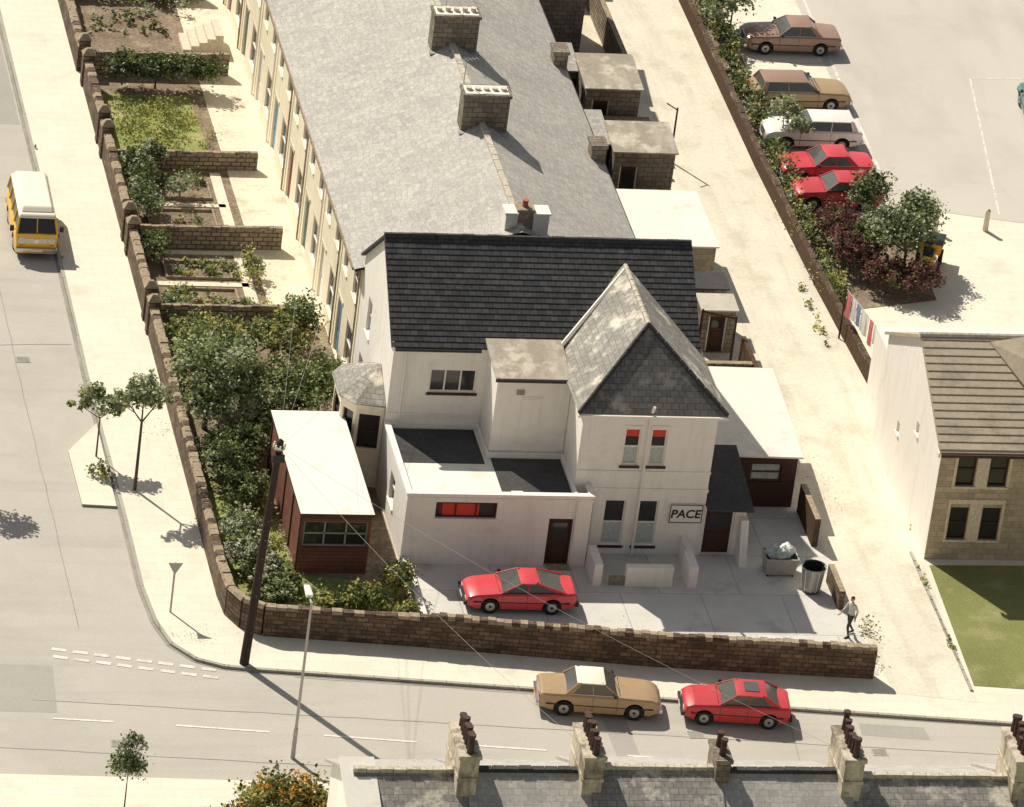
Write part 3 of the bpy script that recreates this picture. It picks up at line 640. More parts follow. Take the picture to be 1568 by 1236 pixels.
# ------------------------------------------------------------------ vehicles
def lerp_tab(tab,x):
    for (a,b),(c,d) in zip(tab[:-1],tab[1:]):
        if a<=x<=c: return b+(d-b)*(x-a)/(c-a) if c>a else d
    return tab[-1][1] if x>tab[-1][0] else tab[0][1]
def car(name,loc,rot,L,W,H,paint,tab,rb,rt,wt,cw,wb,wr=.30,roof=None,hatch=False,bump=None,estate=False,sunroof=False):
    bump=bump or chrome
    e=E(name,(loc[0],loc[1],loc[2] if len(loc)>2 else 0),rot,True)
    roof=roof or paint; h=L/2; mb=MB()
    wx=[-wb/2,wb/2]; ar=wr+.07
    xs=set([-h,-h+.04,-h+.15,h-.15,h-.04,h]+[t[0] for t in tab])
    for w in wx:
        for k in(-1.02,-1,-.85,-.6,-.3,0,.3,.6,.85,1,1.02): xs.add(w+k*ar)
    xs=sorted(x for x in xs if -h<=x<=h)
    secs=[]
    for x in xs:
        hw=W/2*(1-.10*(abs(x)/h)**5-(.03 if abs(x)>h-.1 else 0)); zt=lerp_tab(tab,x); zb=.22+(.1 if abs(x)>h-.2 else 0)
        for w in wx:
            if abs(x-w)<=ar: zb=max(zb,wr+math.sqrt(max(0,ar*ar-(x-w)**2))*.98)
        mid=max(.5,zb+.03)
        mid=min(mid,zt-.13)
        pts=[(0,.2),(hw-.12,max(.2,zb-.02)),(hw-.03,zb),(hw,mid),(hw-.015,zt-.10),(hw-.07,zt-.03),(hw*.62,zt+.012),(0,zt+.025)]
        secs.append([(x,-y,z) for y,z in pts]+[(x,y,z) for y,z in pts[-2:0:-1]])
    n=len(secs[0]); base=len(mb.v)
    for s in secs: mb.v+=s
    kp=mb.mi(paint);kb=mb.mi(black)
    for i in range(len(secs)-1):
        for j in range(n):
            a=base+i*n+j;b=base+i*n+(j+1)%n
            mb.f.append((a,b,b+n,a+n)); mb.m.append(kb if j in(0,1,n-1,n-2) else kp)
    mb.f.append(tuple(base+j for j in reversed(range(n))));mb.m.append(kp)
    mb.f.append(tuple(base+(len(secs)-1)*n+j for j in range(n)));mb.m.append(kp)
    mb.build('body',e,smooth=32)
    g=MB(); zb_r=lerp_tab(tab,rb)-.01; zb_f=lerp_tab(tab,cw)-.01; yb=W/2-.07; yt=W/2-.24
    zm=H-.05
    g.hexa([(rb,-yb,zb_r),(cw,-yb,zb_f),(cw,yb,zb_f),(rb,yb,zb_r),(rt,-yt,zm),(wt,-yt,zm),(wt,yt,zm),(rt,yt,zm)],glass_l)
    g.build('windows',e,bevel=.03)
    r=MB()
    ys=[-yt-.02,-yt*.6,0,yt*.6,yt+.02];xx=[rt-.06,rt+.12,(rt+wt)/2,wt-.12,wt+.05]
    def zr(i,j): return H-.05+(.05 if 0<i<4 and 0<j<4 else .0)+(.012 if i==2 and j==2 else 0)
    b0=len(r.v)
    for i in range(5):
        for j in range(5): r.v.append((xx[i],ys[j],zr(i,j)))
    for i in range(5):
        for j in range(5): r.v.append((xx[i],ys[j],H-.09))
    k=r.mi(roof)
    for i in range(4):
        for j in range(4):
            a=b0+i*5+j; r.f.append((a,a+5,a+6,a+1));r.m.append(k); r.f.append((a+25,a+26,a+31,a+30));r.m.append(k)
    for i in range(4):
        for j in(0,4):
            a=b0+i*5+j; r.f.append((a,a+5,a+30,a+25) if j else (a,a+25,a+30,a+5));r.m.append(k)
            a=b0+(0 if j==0 else 20)+i; r.f.append((a,a+1,a+26,a+25));r.m.append(k)
    r.build('roof',e,smooth=50)
    p=MB()
    for s in(-1,1):
        p.tube((cw+.01,s*(yb+.005),zb_f),(wt,s*(yt+.01),H-.06),.03,.028,paint)
        p.tube((rb-.01,s*(yb+.005),zb_r),(rt,s*(yt+.01),H-.06),.05,.04,paint)
        bx=(rt+wt)/2+.05; bxb=bx+.05; zz=lerp_tab(tab,bxb)
        p.tube((bxb,s*(yb+.003),zz-.02),(bx,s*(yt+.012),H-.07),.028,.025,paint)
        q=.30 if hatch else .22
        p.hexa([(rb-.02,s*(yb+.012),zb_r),(rb+q,s*(yb+.012),zb_r),(rb+q,s*(yb-.01),zb_r),(rb-.02,s*(yb-.01),zb_r),(rt-.02,s*(yt+.02),zm),(rt+.14,s*(yt+.02),zm),(rt+.14,s*(yt-.01),zm),(rt-.02,s*(yt-.01),zm)],paint)
        p.tube((rb,s*(yb+.01),zb_r+.01),(cw,s*(yb+.01),zb_f+.01),.018,.018,chrome if not hatch else dark)
        p.box(-h+.25,h-.25,s*(W/2-.004)-.012,s*(W/2-.004)+.012,.50,.535,dark)
        p.box(cw-.18,cw-.06,s*(W/2+.06)-.06,s*(W/2+.06)+.06,zb_f+.03,zb_f+.14,dark)
        for dx in(cw-.02,bxb): p.box(dx-.006,dx+.006,s*(W/2-.006)-.008,s*(W/2-.006)+.008,.3,lerp_tab(tab,dx)-.1,dark)
        zf=lerp_tab(tab,h-.05);zt_=lerp_tab(tab,-h+.05)
        p.box(h-.05,h+.015,s*(W/2-.33)-.15,s*(W/2-.33)+.15,zf-.24,zf-.08,lamp_w);p.box(h-.06,h+.01,s*(W/2-.16)-.05,s*(W/2-.16)+.05,zf-.24,zf-.08,lamp_o)
        p.box(-h-.012,-h+.05,s*(W/2-.3)-.16,s*(W/2-.3)+.16,zt_-.26,zt_-.1,lamp_r)
    zf=lerp_tab(tab,h-.05)
    p.box(h-.04,h+.008,-(W/2-.5),W/2-.5,zf-.24,zf-.08,dark)
    if sunroof: p.box((rt+wt)/2-.3,(rt+wt)/2+.25,-.35,.35,H+.004,H+.022,glass_l)
    zc=lerp_tab(tab,cw+.1)
    p.box(cw+.06,cw+.075,-W/2+.2,W/2-.2,zc+.0,zc+.032,dark)
    p.tube((cw+.06,-.5,zb_f+.06),(cw-.1,.1,zb_f+.2),.008,.008,dark,4)
    p.build('trim',e)
    b=MB(); b.box(h-.03,h+.1,-W/2+.06,W/2-.06,.36,.50,bump);b.box(-h-.1,-h+.03,-W/2+.06,W/2-.06,.36,.50,bump)
    b.box(h+.1,h+.108,-.26,.26,.38,.48,frame_w);b.box(-h-.108,-h-.1,-.26,.26,.38,.48,paint_yel)
    b.build('bumpers',e,bevel=.03)
    w=MB()
    for x in wx:
        for s in(-1,1):
            y=s*(W/2-.12)
            w.tube((x,y-.09,wr),(x,y+.09,wr),wr,wr,black,20); w.tube((x,y+s*.085,wr),(x,y+s*.098,wr),wr*.62,wr*.58,hub_m,14);w.tube((x,y+s*.095,wr),(x,y+s*.115,wr),wr*.2,wr*.16,dark,8)
    w.build('wheels',e,smooth=40)
    return e
def T(L,nose,hood,cowl,belt,rb,tail,cwx):
    h=L/2
    return [(-h,tail-.10),(-h+.05,tail-.02),(-h+.14,tail),(rb,belt),(cwx,cowl),(h-.35,hood),(h-.08,nose),(h,nose-.08)]
car('parked_car',(-2.6,-15.95,.012),math.radians(180-1),4.25,1.66,1.30,paint_red,T(4.25,.68,.79,.90,.93,-1.68,.93,.78),-1.70,-.62,.02,.80,2.4,.31,hatch=True,bump=dark)
car('parked_car',(-.85,-23.28,RZ),math.radians(-6),4.55,1.70,1.42,paint_tan,T(4.55,.78,.90,.96,.96,-1.25,.92,.62),-1.28,-.85,.10,.66,2.65,.32,roof=paint_cream_glare)  # cream roof is sun glare painted into the colour
car('parked_car',(4.3,-23.85,RZ),math.radians(180-6),4.0,1.66,1.34,paint_red2,T(4.0,.74,.86,.93,.95,-1.55,.95,.62),-1.6,-1.0,.05,.68,2.45,.30,hatch=True,bump=dark,sunroof=True)
sal=lambda L:T(L,.78,.88,.95,.96,-1.2,.92,.65)
car('parked_car',(18.7,34.0,.012),math.radians(180),4.4,1.7,1.40,paint_brown,sal(4.4),-1.25,-.8,.15,.7,2.55)
car('parked_car',(17.9,28.3,.012),math.radians(2),4.4,1.7,1.40,paint_tan,T(4.4,.78,.88,.95,.97,-1.6,.95,.65),-1.95,-1.75,.15,.7,2.6,estate=True,roof=paint_brown)
car('parked_car',(17.6,24.4,.012),math.radians(180),4.3,1.66,1.40,paint_white,T(4.3,.78,.88,.95,.97,-1.6,.95,.65),-1.9,-1.7,.1,.68,2.5,estate=True)
car('parked_car',(17.5,21.0,.012),math.radians(183),4.2,1.64,1.38,paint_red,sal(4.2),-1.2,-.8,.12,.68,2.4)
car('parked_car',(17.5,18.6,.012),math.radians(180),3.9,1.6,1.36,paint_red2,T(3.9,.76,.86,.93,.95,-1.5,.93,.6),-1.5,-1.1,.1,.65,2.35,hatch=True)
car('parked_car',(28.9,27.5,.012),math.radians(85),4.2,1.65,1.38,paint_teal,sal(4.2),-1.2,-.8,.12,.68,2.4)
e=E('site_dumper',(20.3,12.9,0),math.radians(70),True);mb=MB()
mb.hexa([(.1,-.45,.55),(.95,-.45,.55),(.95,.45,.55),(.1,.45,.55),(-.05,-.55,1.1),(1.25,-.55,1.05),(1.25,.55,1.05),(-.05,.55,1.1)],paint_yel,dark)
mb.box(-1.0,-.1,-.3,.3,.5,.95,paint_yel);mb.box(-.6,-.25,-.22,.22,.952,1.05,dark);mb.box(-.95,-.85,-.22,.22,.952,1.35,dark)
mb.tube((-.15,0,.9),(-.3,0,1.3),.02,.02,dark,6);mb.tube((-.3,0,1.28),(-.31,0,1.31),.16,.16,dark,14)
for x,r in((.5,.33),(-.75,.26)):
    for s in(-1,1): mb.tube((x,s*.38,r),(x,s*.56,r),r,r,black,16);mb.tube((x,s*.55,r),(x,s*.57,r),r*.5,r*.5,paint_yel,12)
mb.build('body',e)

def van(loc,rot):
    e=E('camper_van',loc,rot,True); L=4.3;W=1.78;h=L/2
    mb=MB(); ar=.4;wx=[-1.15,1.2];xs=set([-h,-h+.06,-h+.2,h-.35,h-.16,h-.04,h])
    for w in wx:
        for k in(-1.02,-1,-.85,-.6,-.3,0,.3,.6,.85,1,1.02): xs.add(w+k*ar)
    xs=sorted(x for x in xs if -h<=x<=h); secs=[]
    for x in xs:
        f=(abs(x)/h); hw=W/2*(1-.07*f**10); zb=.28
        for w in wx:
            if abs(x-w)<=ar: zb=max(zb,.33+math.sqrt(max(0,ar*ar-(x-w)**2)))
        pts=[(0,.26),(hw-.12,max(.26,zb-.02)),(hw-.02,zb),(hw,max(.75,zb+.04)),(hw,1.08),(hw-.03,1.14),(0,1.15)]
        secs.append([(x,-y,z) for y,z in pts]+[(x,y,z) for y,z in pts[-2:0:-1]])
    n=len(secs[0])
    for s in secs: mb.v+=s
    kp=mb.mi(paint_yel);kb=mb.mi(black)
    for i in range(len(secs)-1):
        for j in range(n):
            a=i*n+j;b=i*n+(j+1)%n; mb.f.append((a,b,b+n,a+n)); mb.m.append(kb if j in(0,1,n-1,n-2) else kp)
    mb.f.append(tuple(reversed(range(n))));mb.m.append(kp);mb.f.append(tuple((len(secs)-1)*n+j for j in range(n)));mb.m.append(kp)
    mb.build('body',e,smooth=35)
    g=MB(); g.hexa([(-h+.03,-W/2+.05,1.14),(h-.08,-W/2+.05,1.14),(h-.08,W/2-.05,1.14),(-h+.03,W/2-.05,1.14),(-h+.12,-W/2+.16,1.72),(h-.38,-W/2+.16,1.72),(h-.38,W/2-.16,1.72),(-h+.12,W/2-.16,1.72)],glass); g.build('windows',e,bevel=.05)
    r=MB(); r.hexa([(-h+.06,-W/2+.1,1.70),(h-.30,-W/2+.1,1.70),(h-.30,W/2-.1,1.70),(-h+.06,W/2-.1,1.70),(-h+.14,-W/2+.16,1.86),(h-.42,-W/2+.16,1.86),(h-.42,W/2-.16,1.86),(-h+.14,W/2-.16,1.86)],paint_cream_glare)
    r.hexa([(-h+.2,-W/2+.2,1.861),(h-.55,-W/2+.2,1.861),(h-.55,W/2-.2,1.861),(-h+.2,W/2-.2,1.861),(-h+.3,-W/2+.28,2.05),(h-.8,-W/2+.28,2.05),(h-.8,W/2-.28,2.05),(-h+.3,W/2-.28,2.05)],paint_cream_glare)
    r.build('roof',e,bevel=.07)
    p=MB()
    for s in(-1,1):
        for (a,b) in((h-.07,h-.37),(-h+.04,-h+.12)): p.tube((a,s*(W/2-.05),1.14),(b,s*(W/2-.15),1.72),.05,.045,paint_yel)
        for x in(.95,-.1,-1.1): p.tube((x,s*(W/2-.045),1.14),(x-.03,s*(W/2-.15),1.72),.05,.045,paint_yel)
        p.tube((h-.03,s*.62,.86),(h+.03,s*.62,.86),.13,.12,lamp_w,14);p.tube((h-.03,s*.62,.86),(h+.02,s*.62,.86),.155,.15,chrome,14)
        p.box(h-.02,h+.02,s*.62-.08,s*.62+.08,.62,.68,lamp_o); p.box(h-.35,h-.25,s*(W/2+.14)-.08,s*(W/2+.14)+.08,1.15,1.38,dark);p.tube((h-.3,s*(W/2-.05),1.2),(h-.3,s*(W/2+.1),1.25),.015,.015,dark,5)
    p.tube((h-.075,0,1.15),(h-.375,0,1.71),.025,.025,paint_yel); p.box(h+.001,h+.012,-.45,.45,.72,.94,paint_cream_glare); p.tube((h+.01,0,.84),(h+.03,0,.84),.1,.1,chrome,14)
    p.build('trim',e)
    b=MB();b.box(h,h+.13,-W/2+.02,W/2-.02,.38,.54,chrome);b.box(-h-.13,-h,-W/2+.02,W/2-.02,.38,.54,chrome);b.box(h+.13,h+.14,-.26,.26,.40,.51,paint_white);b.build('bumpers',e,bevel=.04)
    w=MB()
    for x in wx:
        for s in(-1,1):
            y=s*(W/2-.13);w.tube((x,y-.09,.33),(x,y+.09,.33),.33,.33,black,20);w.tube((x,y+s*.085,.33),(x,y+s*.10,.33),.2,.18,hub_m,14)
    w.build('wheels',e,smooth=40)
van((-18.0,13.9,RZ),math.radians(-91))

# ------------------------------------------------------------------ street furniture
e=E('telegraph_pole',(-13.8,-20.6,0));mb=MB();mb.tube((-13.8,-20.6,0),(-13.4,-20.6,9.5),.18,.12,pole_m,12);mb.tube((-13.4,-20.6,9.5),(-13.4,-20.6,9.6),.14,.02,pole_m,12)
mb.tube((-13.41,-20.6,9.2),(-13.41,-20.6,9.28),.22,.22,steel,12)
for k in range(8):
    a=k*math.pi/4; mb.tube((-13.41+.22*math.cos(a),-20.6+.22*math.sin(a),9.25),(-13.41+.22*math.cos(a),-20.6+.22*math.sin(a),9.4),.03,.03,frame_w,6)
for k in range(6): mb.tube((-13.67+k*.034,-20.8,3+k*.8),(-13.67+k*.034,-20.4,3+k*.8),.015,.015,steel,5)
mb.box(-13.66,-13.2,-20.8,-20.72,8.7,9.0,dark); mb.build('pole',e)
mb=MB()
def wire(a,b,sag=.5,n=14,r=.006):
    a=Vector(a);b=Vector(b);pts=[a.lerp(b,i/n)-Vector((0,0,sag*4*(i/n)*(1-i/n))) for i in range(n+1)];mb.path(pts,r,steel,4)
for b in((-6.7,-5,5.8),(-6.75,4,5.8),(-6.75,13,5.8),(3.5,-41,9),(-5.6,-41,9)): wire((-13.41,-20.6,9.3),b)
mb.build('telephone_wires',e)
e=E('street_lamp',(-12.9,-27.1,0));mb=MB();mb.tube((-12.9,-27.1,RZ),(-12.9,-27.1,1.2),.09,.08,steel,10);mb.tube((-12.9,-27.1,1.2),(-12.88,-27.1,6.5),.06,.045,steel,10);mb.tube((-12.88,-27.1,6.45),(-12.95,-26.6,6.6),.04,.04,steel,8)
mb.build('column',e);mb=MB();mb.hexa([(-13.05,-26.75,6.48),(-12.8,-26.75,6.48),(-12.82,-26.1,6.52),(-13.02,-26.1,6.52),(-13.08,-26.85,6.66),(-12.78,-26.85,6.66),(-12.8,-26.05,6.64),(-13.04,-26.05,6.64)],paint_white);mb.build('lantern',e,bevel=.04)
e=E('traffic_sign',(-16.1,-16.9,0));mb=MB();mb.tube((-16.1,-16.9,0),(-16.1,-16.9,2.15),.04,.04,steel,8)
mb.build('post',e);mb=MB()
P0=[(-16.38,-16.95,2.16),(-16.1,-16.95,1.66),(-15.82,-16.95,2.16)]
mb.face(P0,steel);mb.face([(x,y-.02,z) for x,y,z in P0][::-1] ,steel);mb.face([(-16.33,-16.925,2.13),(-15.87,-16.925,2.13),(-16.1,-16.925,1.72)],paint_white);mb.build('sign_face',e)
for x,y in((21.4,16.2),(23.7,16.4)):
    e=E('bollard',(x,y,0));mb=MB();mb.tube((x,y,0),(x,y,.95),.13,.11,pot_w,10);mb.tube((x,y,.95),(x,y,1.05),.13,.05,pot_w,10);mb.build('post',e,smooth=40)
e=E('washing_pole',(10.9,22.2,0));mb=MB();mb.tube((10.9,22.2,0),(10.9,22.2,2.6),.05,.04,pole_m,8);mb.tube((10.9,22.2,2.5),(10.4,22.2,2.8),.03,.03,pole_m,6);mb.build('pole',e)
e=E('washing_line',(15.8,3,0));mb=MB()
ya,yb_=6.2,.9; xa,xb=14.95,15.75; zt=2.35
mb.tube((xa,ya,0),(xa,ya,zt+.05),.04,.04,pole_m,6);mb.tube((xb,yb_+.6,0),(xb,yb_+.6,zt+.05),.04,.04,pole_m,6);mb.tube((xa,ya,zt),(xb,yb_+.6,zt),.01,.01,frame_w,4)
yy=ya-.2
for c,w in((cloth_p,.45),(cloth_w,.5),(cloth_b,.35),(cloth_w,.8),(cloth_p,.4),(cloth_w,.7),(cloth_w,.5)):
    N=5;hh=random.uniform(.8,1.15)
    for k in range(N):
        a=yy-w*k/N;b=yy-w*(k+1)/N;s=.06*math.sin(k*2);s2=.06*math.sin((k+1)*2)
        X=lambda q:xa+(ya-q)*(xb-xa)/(ya-yb_-.6)
        mb.face([(X(a),a,zt-.01),(X(b),b,zt-.01),(X(b)+s2,b,zt-hh),(X(a)+s,a,zt-hh)],c)
    yy-=w+.07
mb.build('line_and_clothes',e)
e=E('rubbish_bin',(9.2,-14.6,0));mb=MB();cx,cy=9.25,-14.6
N=20
for k in range(N):
    a=2*math.pi*k/N;b=2*math.pi*(k+1)/N
    for (r0,z0,r1,z1,m) in((.36,.08,.46,1.05,steel),(.49,1.05,.49,1.12,steel),(.42,1.12,.36,.2,dark)):
        mb.face([(cx+r0*math.cos(a),cy+r0*math.sin(a),z0),(cx+r0*math.cos(b),cy+r0*math.sin(b),z0),(cx+r1*math.cos(b),cy+r1*math.sin(b),z1),(cx+r1*math.cos(a),cy+r1*math.sin(a),z1)],m)
    if k%2==0: mb.tube((cx+.375*math.cos(a),cy+.375*math.sin(a),.1),(cx+.47*math.cos(a),cy+.47*math.sin(a),1.04),.015,.015,frame_w,4)
mb.tube((cx,cy,.0),(cx,cy,.12),.34,.37,dark,16); mb.build('bin_body',e)
e=E('rubbish_skip',(8.2,-13.3,0));mb=MB()
x0,x1,y0,y1=7.6,8.9,-13.7,-12.7
mb.hexa([(x0+.1,y0+.1,.1),(x1-.1,y0+.1,.1),(x1-.1,y1-.1,.1),(x0+.1,y1-.1,.1),(x0,y0,.75),(x1,y0,.75),(x1,y1,.75),(x0,y1,.75)],steel,dark)
for x in(x0-.02,x1-.04): mb.box(x,x+.06,y0,y1,.752,.82,steel)
for y in(y0,y1-.06): mb.box(x0+.05,x1-.05,y,y+.06,.752,.82,steel)
for x in(x0+.15,x1-.15):
    for y in(y0+.15,y1-.15): mb.tube((x-.03,y,.06),(x+.03,y,.06),.06,.06,black,10)
mb.build('container',e)
def lump(name,c,r,mat,parent,seed):
    rng=np.random.RandomState(seed);m=MB();nu,nv=14,9;g=[]
    for j in range(nv+1):
        ph=math.pi*j/nv;row=[]
        for i in range(nu):
            t=2*math.pi*i/nu;rr=1+.18*math.sin(3*t+seed)*math.sin(2*ph)+.10*rng.randn()*math.sin(ph)
            row.append((c[0]+r[0]*rr*math.sin(ph)*math.cos(t),c[1]+r[1]*rr*math.sin(ph)*math.sin(t),c[2]+r[2]*rr*math.cos(ph)))
        g.append(row)
    for j in range(nv):
        for i in range(nu):
            k=(i+1)%nu;m.face([g[j][i],g[j+1][i],g[j+1][k],g[j][k]],mat)
    return m.build(name,parent)
for i,(c,r) in enumerate((((7.95,-13.2,.88),(.34,.34,.26)),((8.5,-13.1,.9),(.33,.36,.28)),((8.25,-13.45,.95),(.28,.22,.24)))): lump('rubbish_sack',c,r,[bag_m,cloth_w,bag_m][i],e,i+3)

# ------------------------------------------------------------------ person
def person(loc,rot):
    e=E('pedestrian',loc,rot,True)
    def skin(name,verts,edges,radii,mat,sub=2):
        me=bpy.data.meshes.new(name);me.from_pydata(verts,edges,[]);me.materials.append(mat)
        ob=bpy.data.objects.new(name,me);COL.objects.link(ob);ob.parent=e
        sm=ob.modifiers.new('skin','SKIN');sm.use_smooth_shade=True
        for i,r in enumerate(radii): 
            me.skin_vertices[0].data[i].radius=r if isinstance(r,tuple) else (r,r)
        me.skin_vertices[0].data[0].use_root=True
        s=ob.modifiers.new('sub','SUBSURF');s.levels=sub;s.render_levels=sub
        return ob
    V=[(0,0,.95),(0,.01,1.12),(0.02,0,1.32),(.02,0,1.45),(.03,0,1.53),
       (.02,.17,1.42),(-.08,.24,1.16),(.02,.27,.93),(.02,-.17,1.42),(.14,-.23,1.16),(.34,-.22,1.0),
       (.02,.09,.90),(.20,.10,.50),(.10,.10,.09),(0,-.09,.90),(-.06,-.10,.50),(-.30,-.10,.14)]
    Ed=[(0,1),(1,2),(2,3),(3,4),(2,5),(5,6),(6,7),(2,8),(8,9),(9,10),(0,11),(11,12),(12,13),(0,14),(14,15),(15,16)]
    R=[(.15,.11),(.135,.10),(.16,.11),(.075,.07),(.055,.055),.06,.045,.03,.06,.045,.03,.095,.06,.04,.095,.06,.04]
    ob=skin('body',V,Ed,R,shirt_m)
    bpy.context.view_layer.update()
    dg=bpy.context.evaluated_depsgraph_get();me=bpy.data.meshes.new_from_object(ob.evaluated_get(dg))
    ob.modifiers.clear();ob.data=me
    me.materials.clear()
    for m in(shirt_m,trouser_m,skin_m): me.materials.append(m)
    for p in me.polygons:
        c=p.center; k=0
        if c.z<.98 and abs(c.y)<.2: k=1
        if c.z>1.5: k=2
        if abs(c.y)>.19 and c.z<1.12: k=2
        p.material_index=k;p.use_smooth=True
    m=MB();nu,nv=16,12
    def hp(i,j):
        ph=math.pi*j/nv;t=2*math.pi*i/nu;x=math.sin(ph)*math.cos(t);y=math.sin(ph)*math.sin(t);z=math.cos(ph)
        s=1-.18*max(0,-z); X=.098*x*s;Y=.076*y*s;Zz=.118*z
        if x>.93 and abs(z)<.35: X+=.02
        return (.045+X,Y,1.645+Zz),x,z
    for j in range(nv):
        for i in range(nu):
            q=[hp(i,j),hp(i,j+1),hp(i+1,j+1),hp(i+1,j)];zz=sum(a[2] for a in q)/4;xx=sum(a[1] for a in q)/4
            m.face([a[0] for a in q],hair_m if (zz>.55 or (xx<.1 and zz>-.35)) else skin_m)
    m.build('head',e,smooth=60)
    m=MB()
    for s in(-1,1):
        m.tube((.138,s*.03,1.655),(.146,s*.03,1.655),.012,.008,frame_w,8);m.tube((.145,s*.03,1.655),(.149,s*.03,1.655),.006,.004,dark,6);m.tube((.045,s*.072,1.64),(.05,s*.088,1.645),.026,.02,skin_m,8)
    m.tube((.14,0,1.65),(.165,0,1.62),.009,.016,skin_m,8);m.box(.134,.142,-.025,.025,1.582,1.592,redm);m.build('face',e)
    for s,w,d in((1,(.02,.27,.93),Vector((.15,0,-1))),(-1,(.34,-.22,1.0),Vector((1,0,-.35)))):
        d.normalize();w=Vector(w);side=Vector((0,1,0));V=[w,w+d*.08];Ed=[(0,1)];R=[.024,(.036,.02)]
        for k,l in enumerate((.068,.078,.072,.056)):
            b=w+d*.09+side*(.028-.0185*k);i=len(V);V+=[b,b+d*l*.5+Vector((.006,0,-.004)),b+d*l+Vector((.016,0,-.01))];Ed+=[(1,i),(i,i+1),(i+1,i+2)];R+=[.009,.0085,.007]
        b=w+d*.03+side*(.035*-s)+Vector((.01,0,0));i=len(V);V+=[b,b+d*.035+side*(-.02*s),b+d*.062+side*(-.024*s)];Ed+=[(0,i),(i,i+1),(i+1,i+2)];R+=[.012,.010,.008]
        skin('hand',[tuple(v) for v in V],Ed,R,skin_m,1)
    m=MB()
    for (x,y,z,t) in((.10,.10,0,0),(-.30,-.10,.045,-.35)):
        for a,b,c,h in((-.07,.05,.045,.09),(.05,.19,.042,.06)):
            m.hexa([(x+a,y-c,z),(x+b,y-c,z),(x+b,y+c,z),(x+a,y+c,z),(x+a,y-c*.8,z+h),(x+b,y-c*.8,z+h*.75),(x+b,y+c*.8,z+h*.75),(x+a,y+c*.8,z+h)],shoe_m)
    m.build('shoes',e,bevel=.015)
    return e
person((10.0,-18.0,.01),math.radians(-150))

# ------------------------------------------------------------------ vegetation
def foliage(name,blobs,n,size,mats,parent,seed,spread=.2,flat=.5,weights=None):
    rng=np.random.RandomState(seed)
    vols=np.array([b[3]*b[4]*b[5] for b in blobs])**.8; pr=vols/vols.sum()
    cent=[];sig=[];cm=[]
    nc=max(10,int(n/28))
    for _ in range(nc):
        b=blobs[rng.choice(len(blobs),p=pr)]
        d=rng.randn(3);d/=np.linalg.norm(d);
        if d[2]<-.3:d[2]*=-.5
        r=rng.uniform(.35,1.05)**.6*(1+.15*rng.randn())
        cent.append([b[0]+d[0]*b[3]*r,b[1]+d[1]*b[4]*r,max(.08,b[2]+d[2]*b[5]*r)]);sig.append(spread*min(b[3],b[4],max(b[5],.3))*rng.uniform(.6,1.4))
        cm.append(rng.choice(len(mats),p=weights))
    cent=np.array(cent);sig=np.array(sig);cm=np.array(cm)
    idx=rng.randint(0,nc,n)
    c=cent[idx]+rng.randn(n,3)*sig[idx][:,None]; c[:,2]=np.maximum(c[:,2],.05)
    nrm=rng.randn(n,3);nrm[:,2]=np.abs(nrm[:,2])+flat;nrm/=np.linalg.norm(nrm,axis=1)[:,None]
    t=np.cross(nrm,rng.randn(n,3));t/=np.linalg.norm(t,axis=1)[:,None];b=np.cross(nrm,t)
    s=size*rng.uniform(.55,1.35,n)[:,None]
    v=np.empty((n,4,3));v[:,0]=c-t*s*.5;v[:,1]=c-b*s*.33+nrm*s*.08;v[:,2]=c+t*s*.5;v[:,3]=c+b*s*.33+nrm*s*.08
    me=bpy.data.meshes.new(name);me.vertices.add(n*4);me.vertices.foreach_set('co',v.reshape(-1))
    me.loops.add(n*4);me.loops.foreach_set('vertex_index',np.arange(n*4,dtype=np.int32));me.polygons.add(n)
    me.polygons.foreach_set('loop_start',np.arange(0,n*4,4,dtype=np.int32));
    for m in mats: me.materials.append(m)
    mi=np.where(rng.rand(n)<.75,cm[idx],rng.randint(0,len(mats),n)).astype(np.int32)
    me.polygons.foreach_set('material_index',mi);me.update(calc_edges=True);me.validate()
    ob=bpy.data.objects.new(name,me);COL.objects.link(ob)
    if parent: ob.parent=parent;ob.matrix_parent_inverse=parent.matrix_basis.inverted()
    return ob
G3=[L_mid,L_dark,L_light]
SEED=[100]
def plant(name,base,blobs,n,size,mats,trunk=.08,spread=.2,weights=None,th=None):
    e=E(name,(base[0],base[1],0));SEED[0]+=1;rng=random.Random(SEED[0])
    m=MB();zc=min(b[2] for b in blobs);top=Vector((base[0],base[1],th if th else zc*.7))
    m.tube((base[0],base[1],0),top,trunk,trunk*.7,bark,8)
    for b in blobs:
        c=Vector(b[:3]);m.tube(top,top.lerp(c,.9),trunk*.55,trunk*.25,bark,6)
        for k in range(5):
            d=Vector((rng.uniform(-1,1)*b[3],rng.uniform(-1,1)*b[4],rng.uniform(-.2,1)*b[5]))*.8
            s=top.lerp(c,rng.uniform(.4,.9));m.tube(s,c+d,trunk*.25,trunk*.07,bark,5)
    m.build('trunk',e);foliage('crown',blobs,n,size,mats,e,SEED[0],spread,weights=weights);return e
plant('street_tree',(-16.3,-7.6),[(-16.3,-7.5,4.2,.9,.8,.65),(-15.7,-7.3,3.7,.6,.5,.4),(-17.0,-7.7,4.0,.55,.5,.4)],2000,.17,[L_mid,L_light,L_gry],.07,.2,th=3)
plant('street_tree',(-17.5,-5.0),[(-17.8,-5.0,2.5,.8,.7,.5),(-17.0,-5.2,2.3,.65,.5,.45),(-18.3,-4.9,2.2,.4,.4,.3)],1600,.17,[L_mid,L_light,L_gry],.04,.2,th=1.7)
foliage('weeds',[(-17.6,-6.6,.2,.35,.5,.3)],350,.13,[L_mid,L_yel],None,5)
plant('street_tree',(-23.2,-7.4),[(-23.0,-7.4,3.2,.8,.8,.7)],1200,.18,G3,.06)
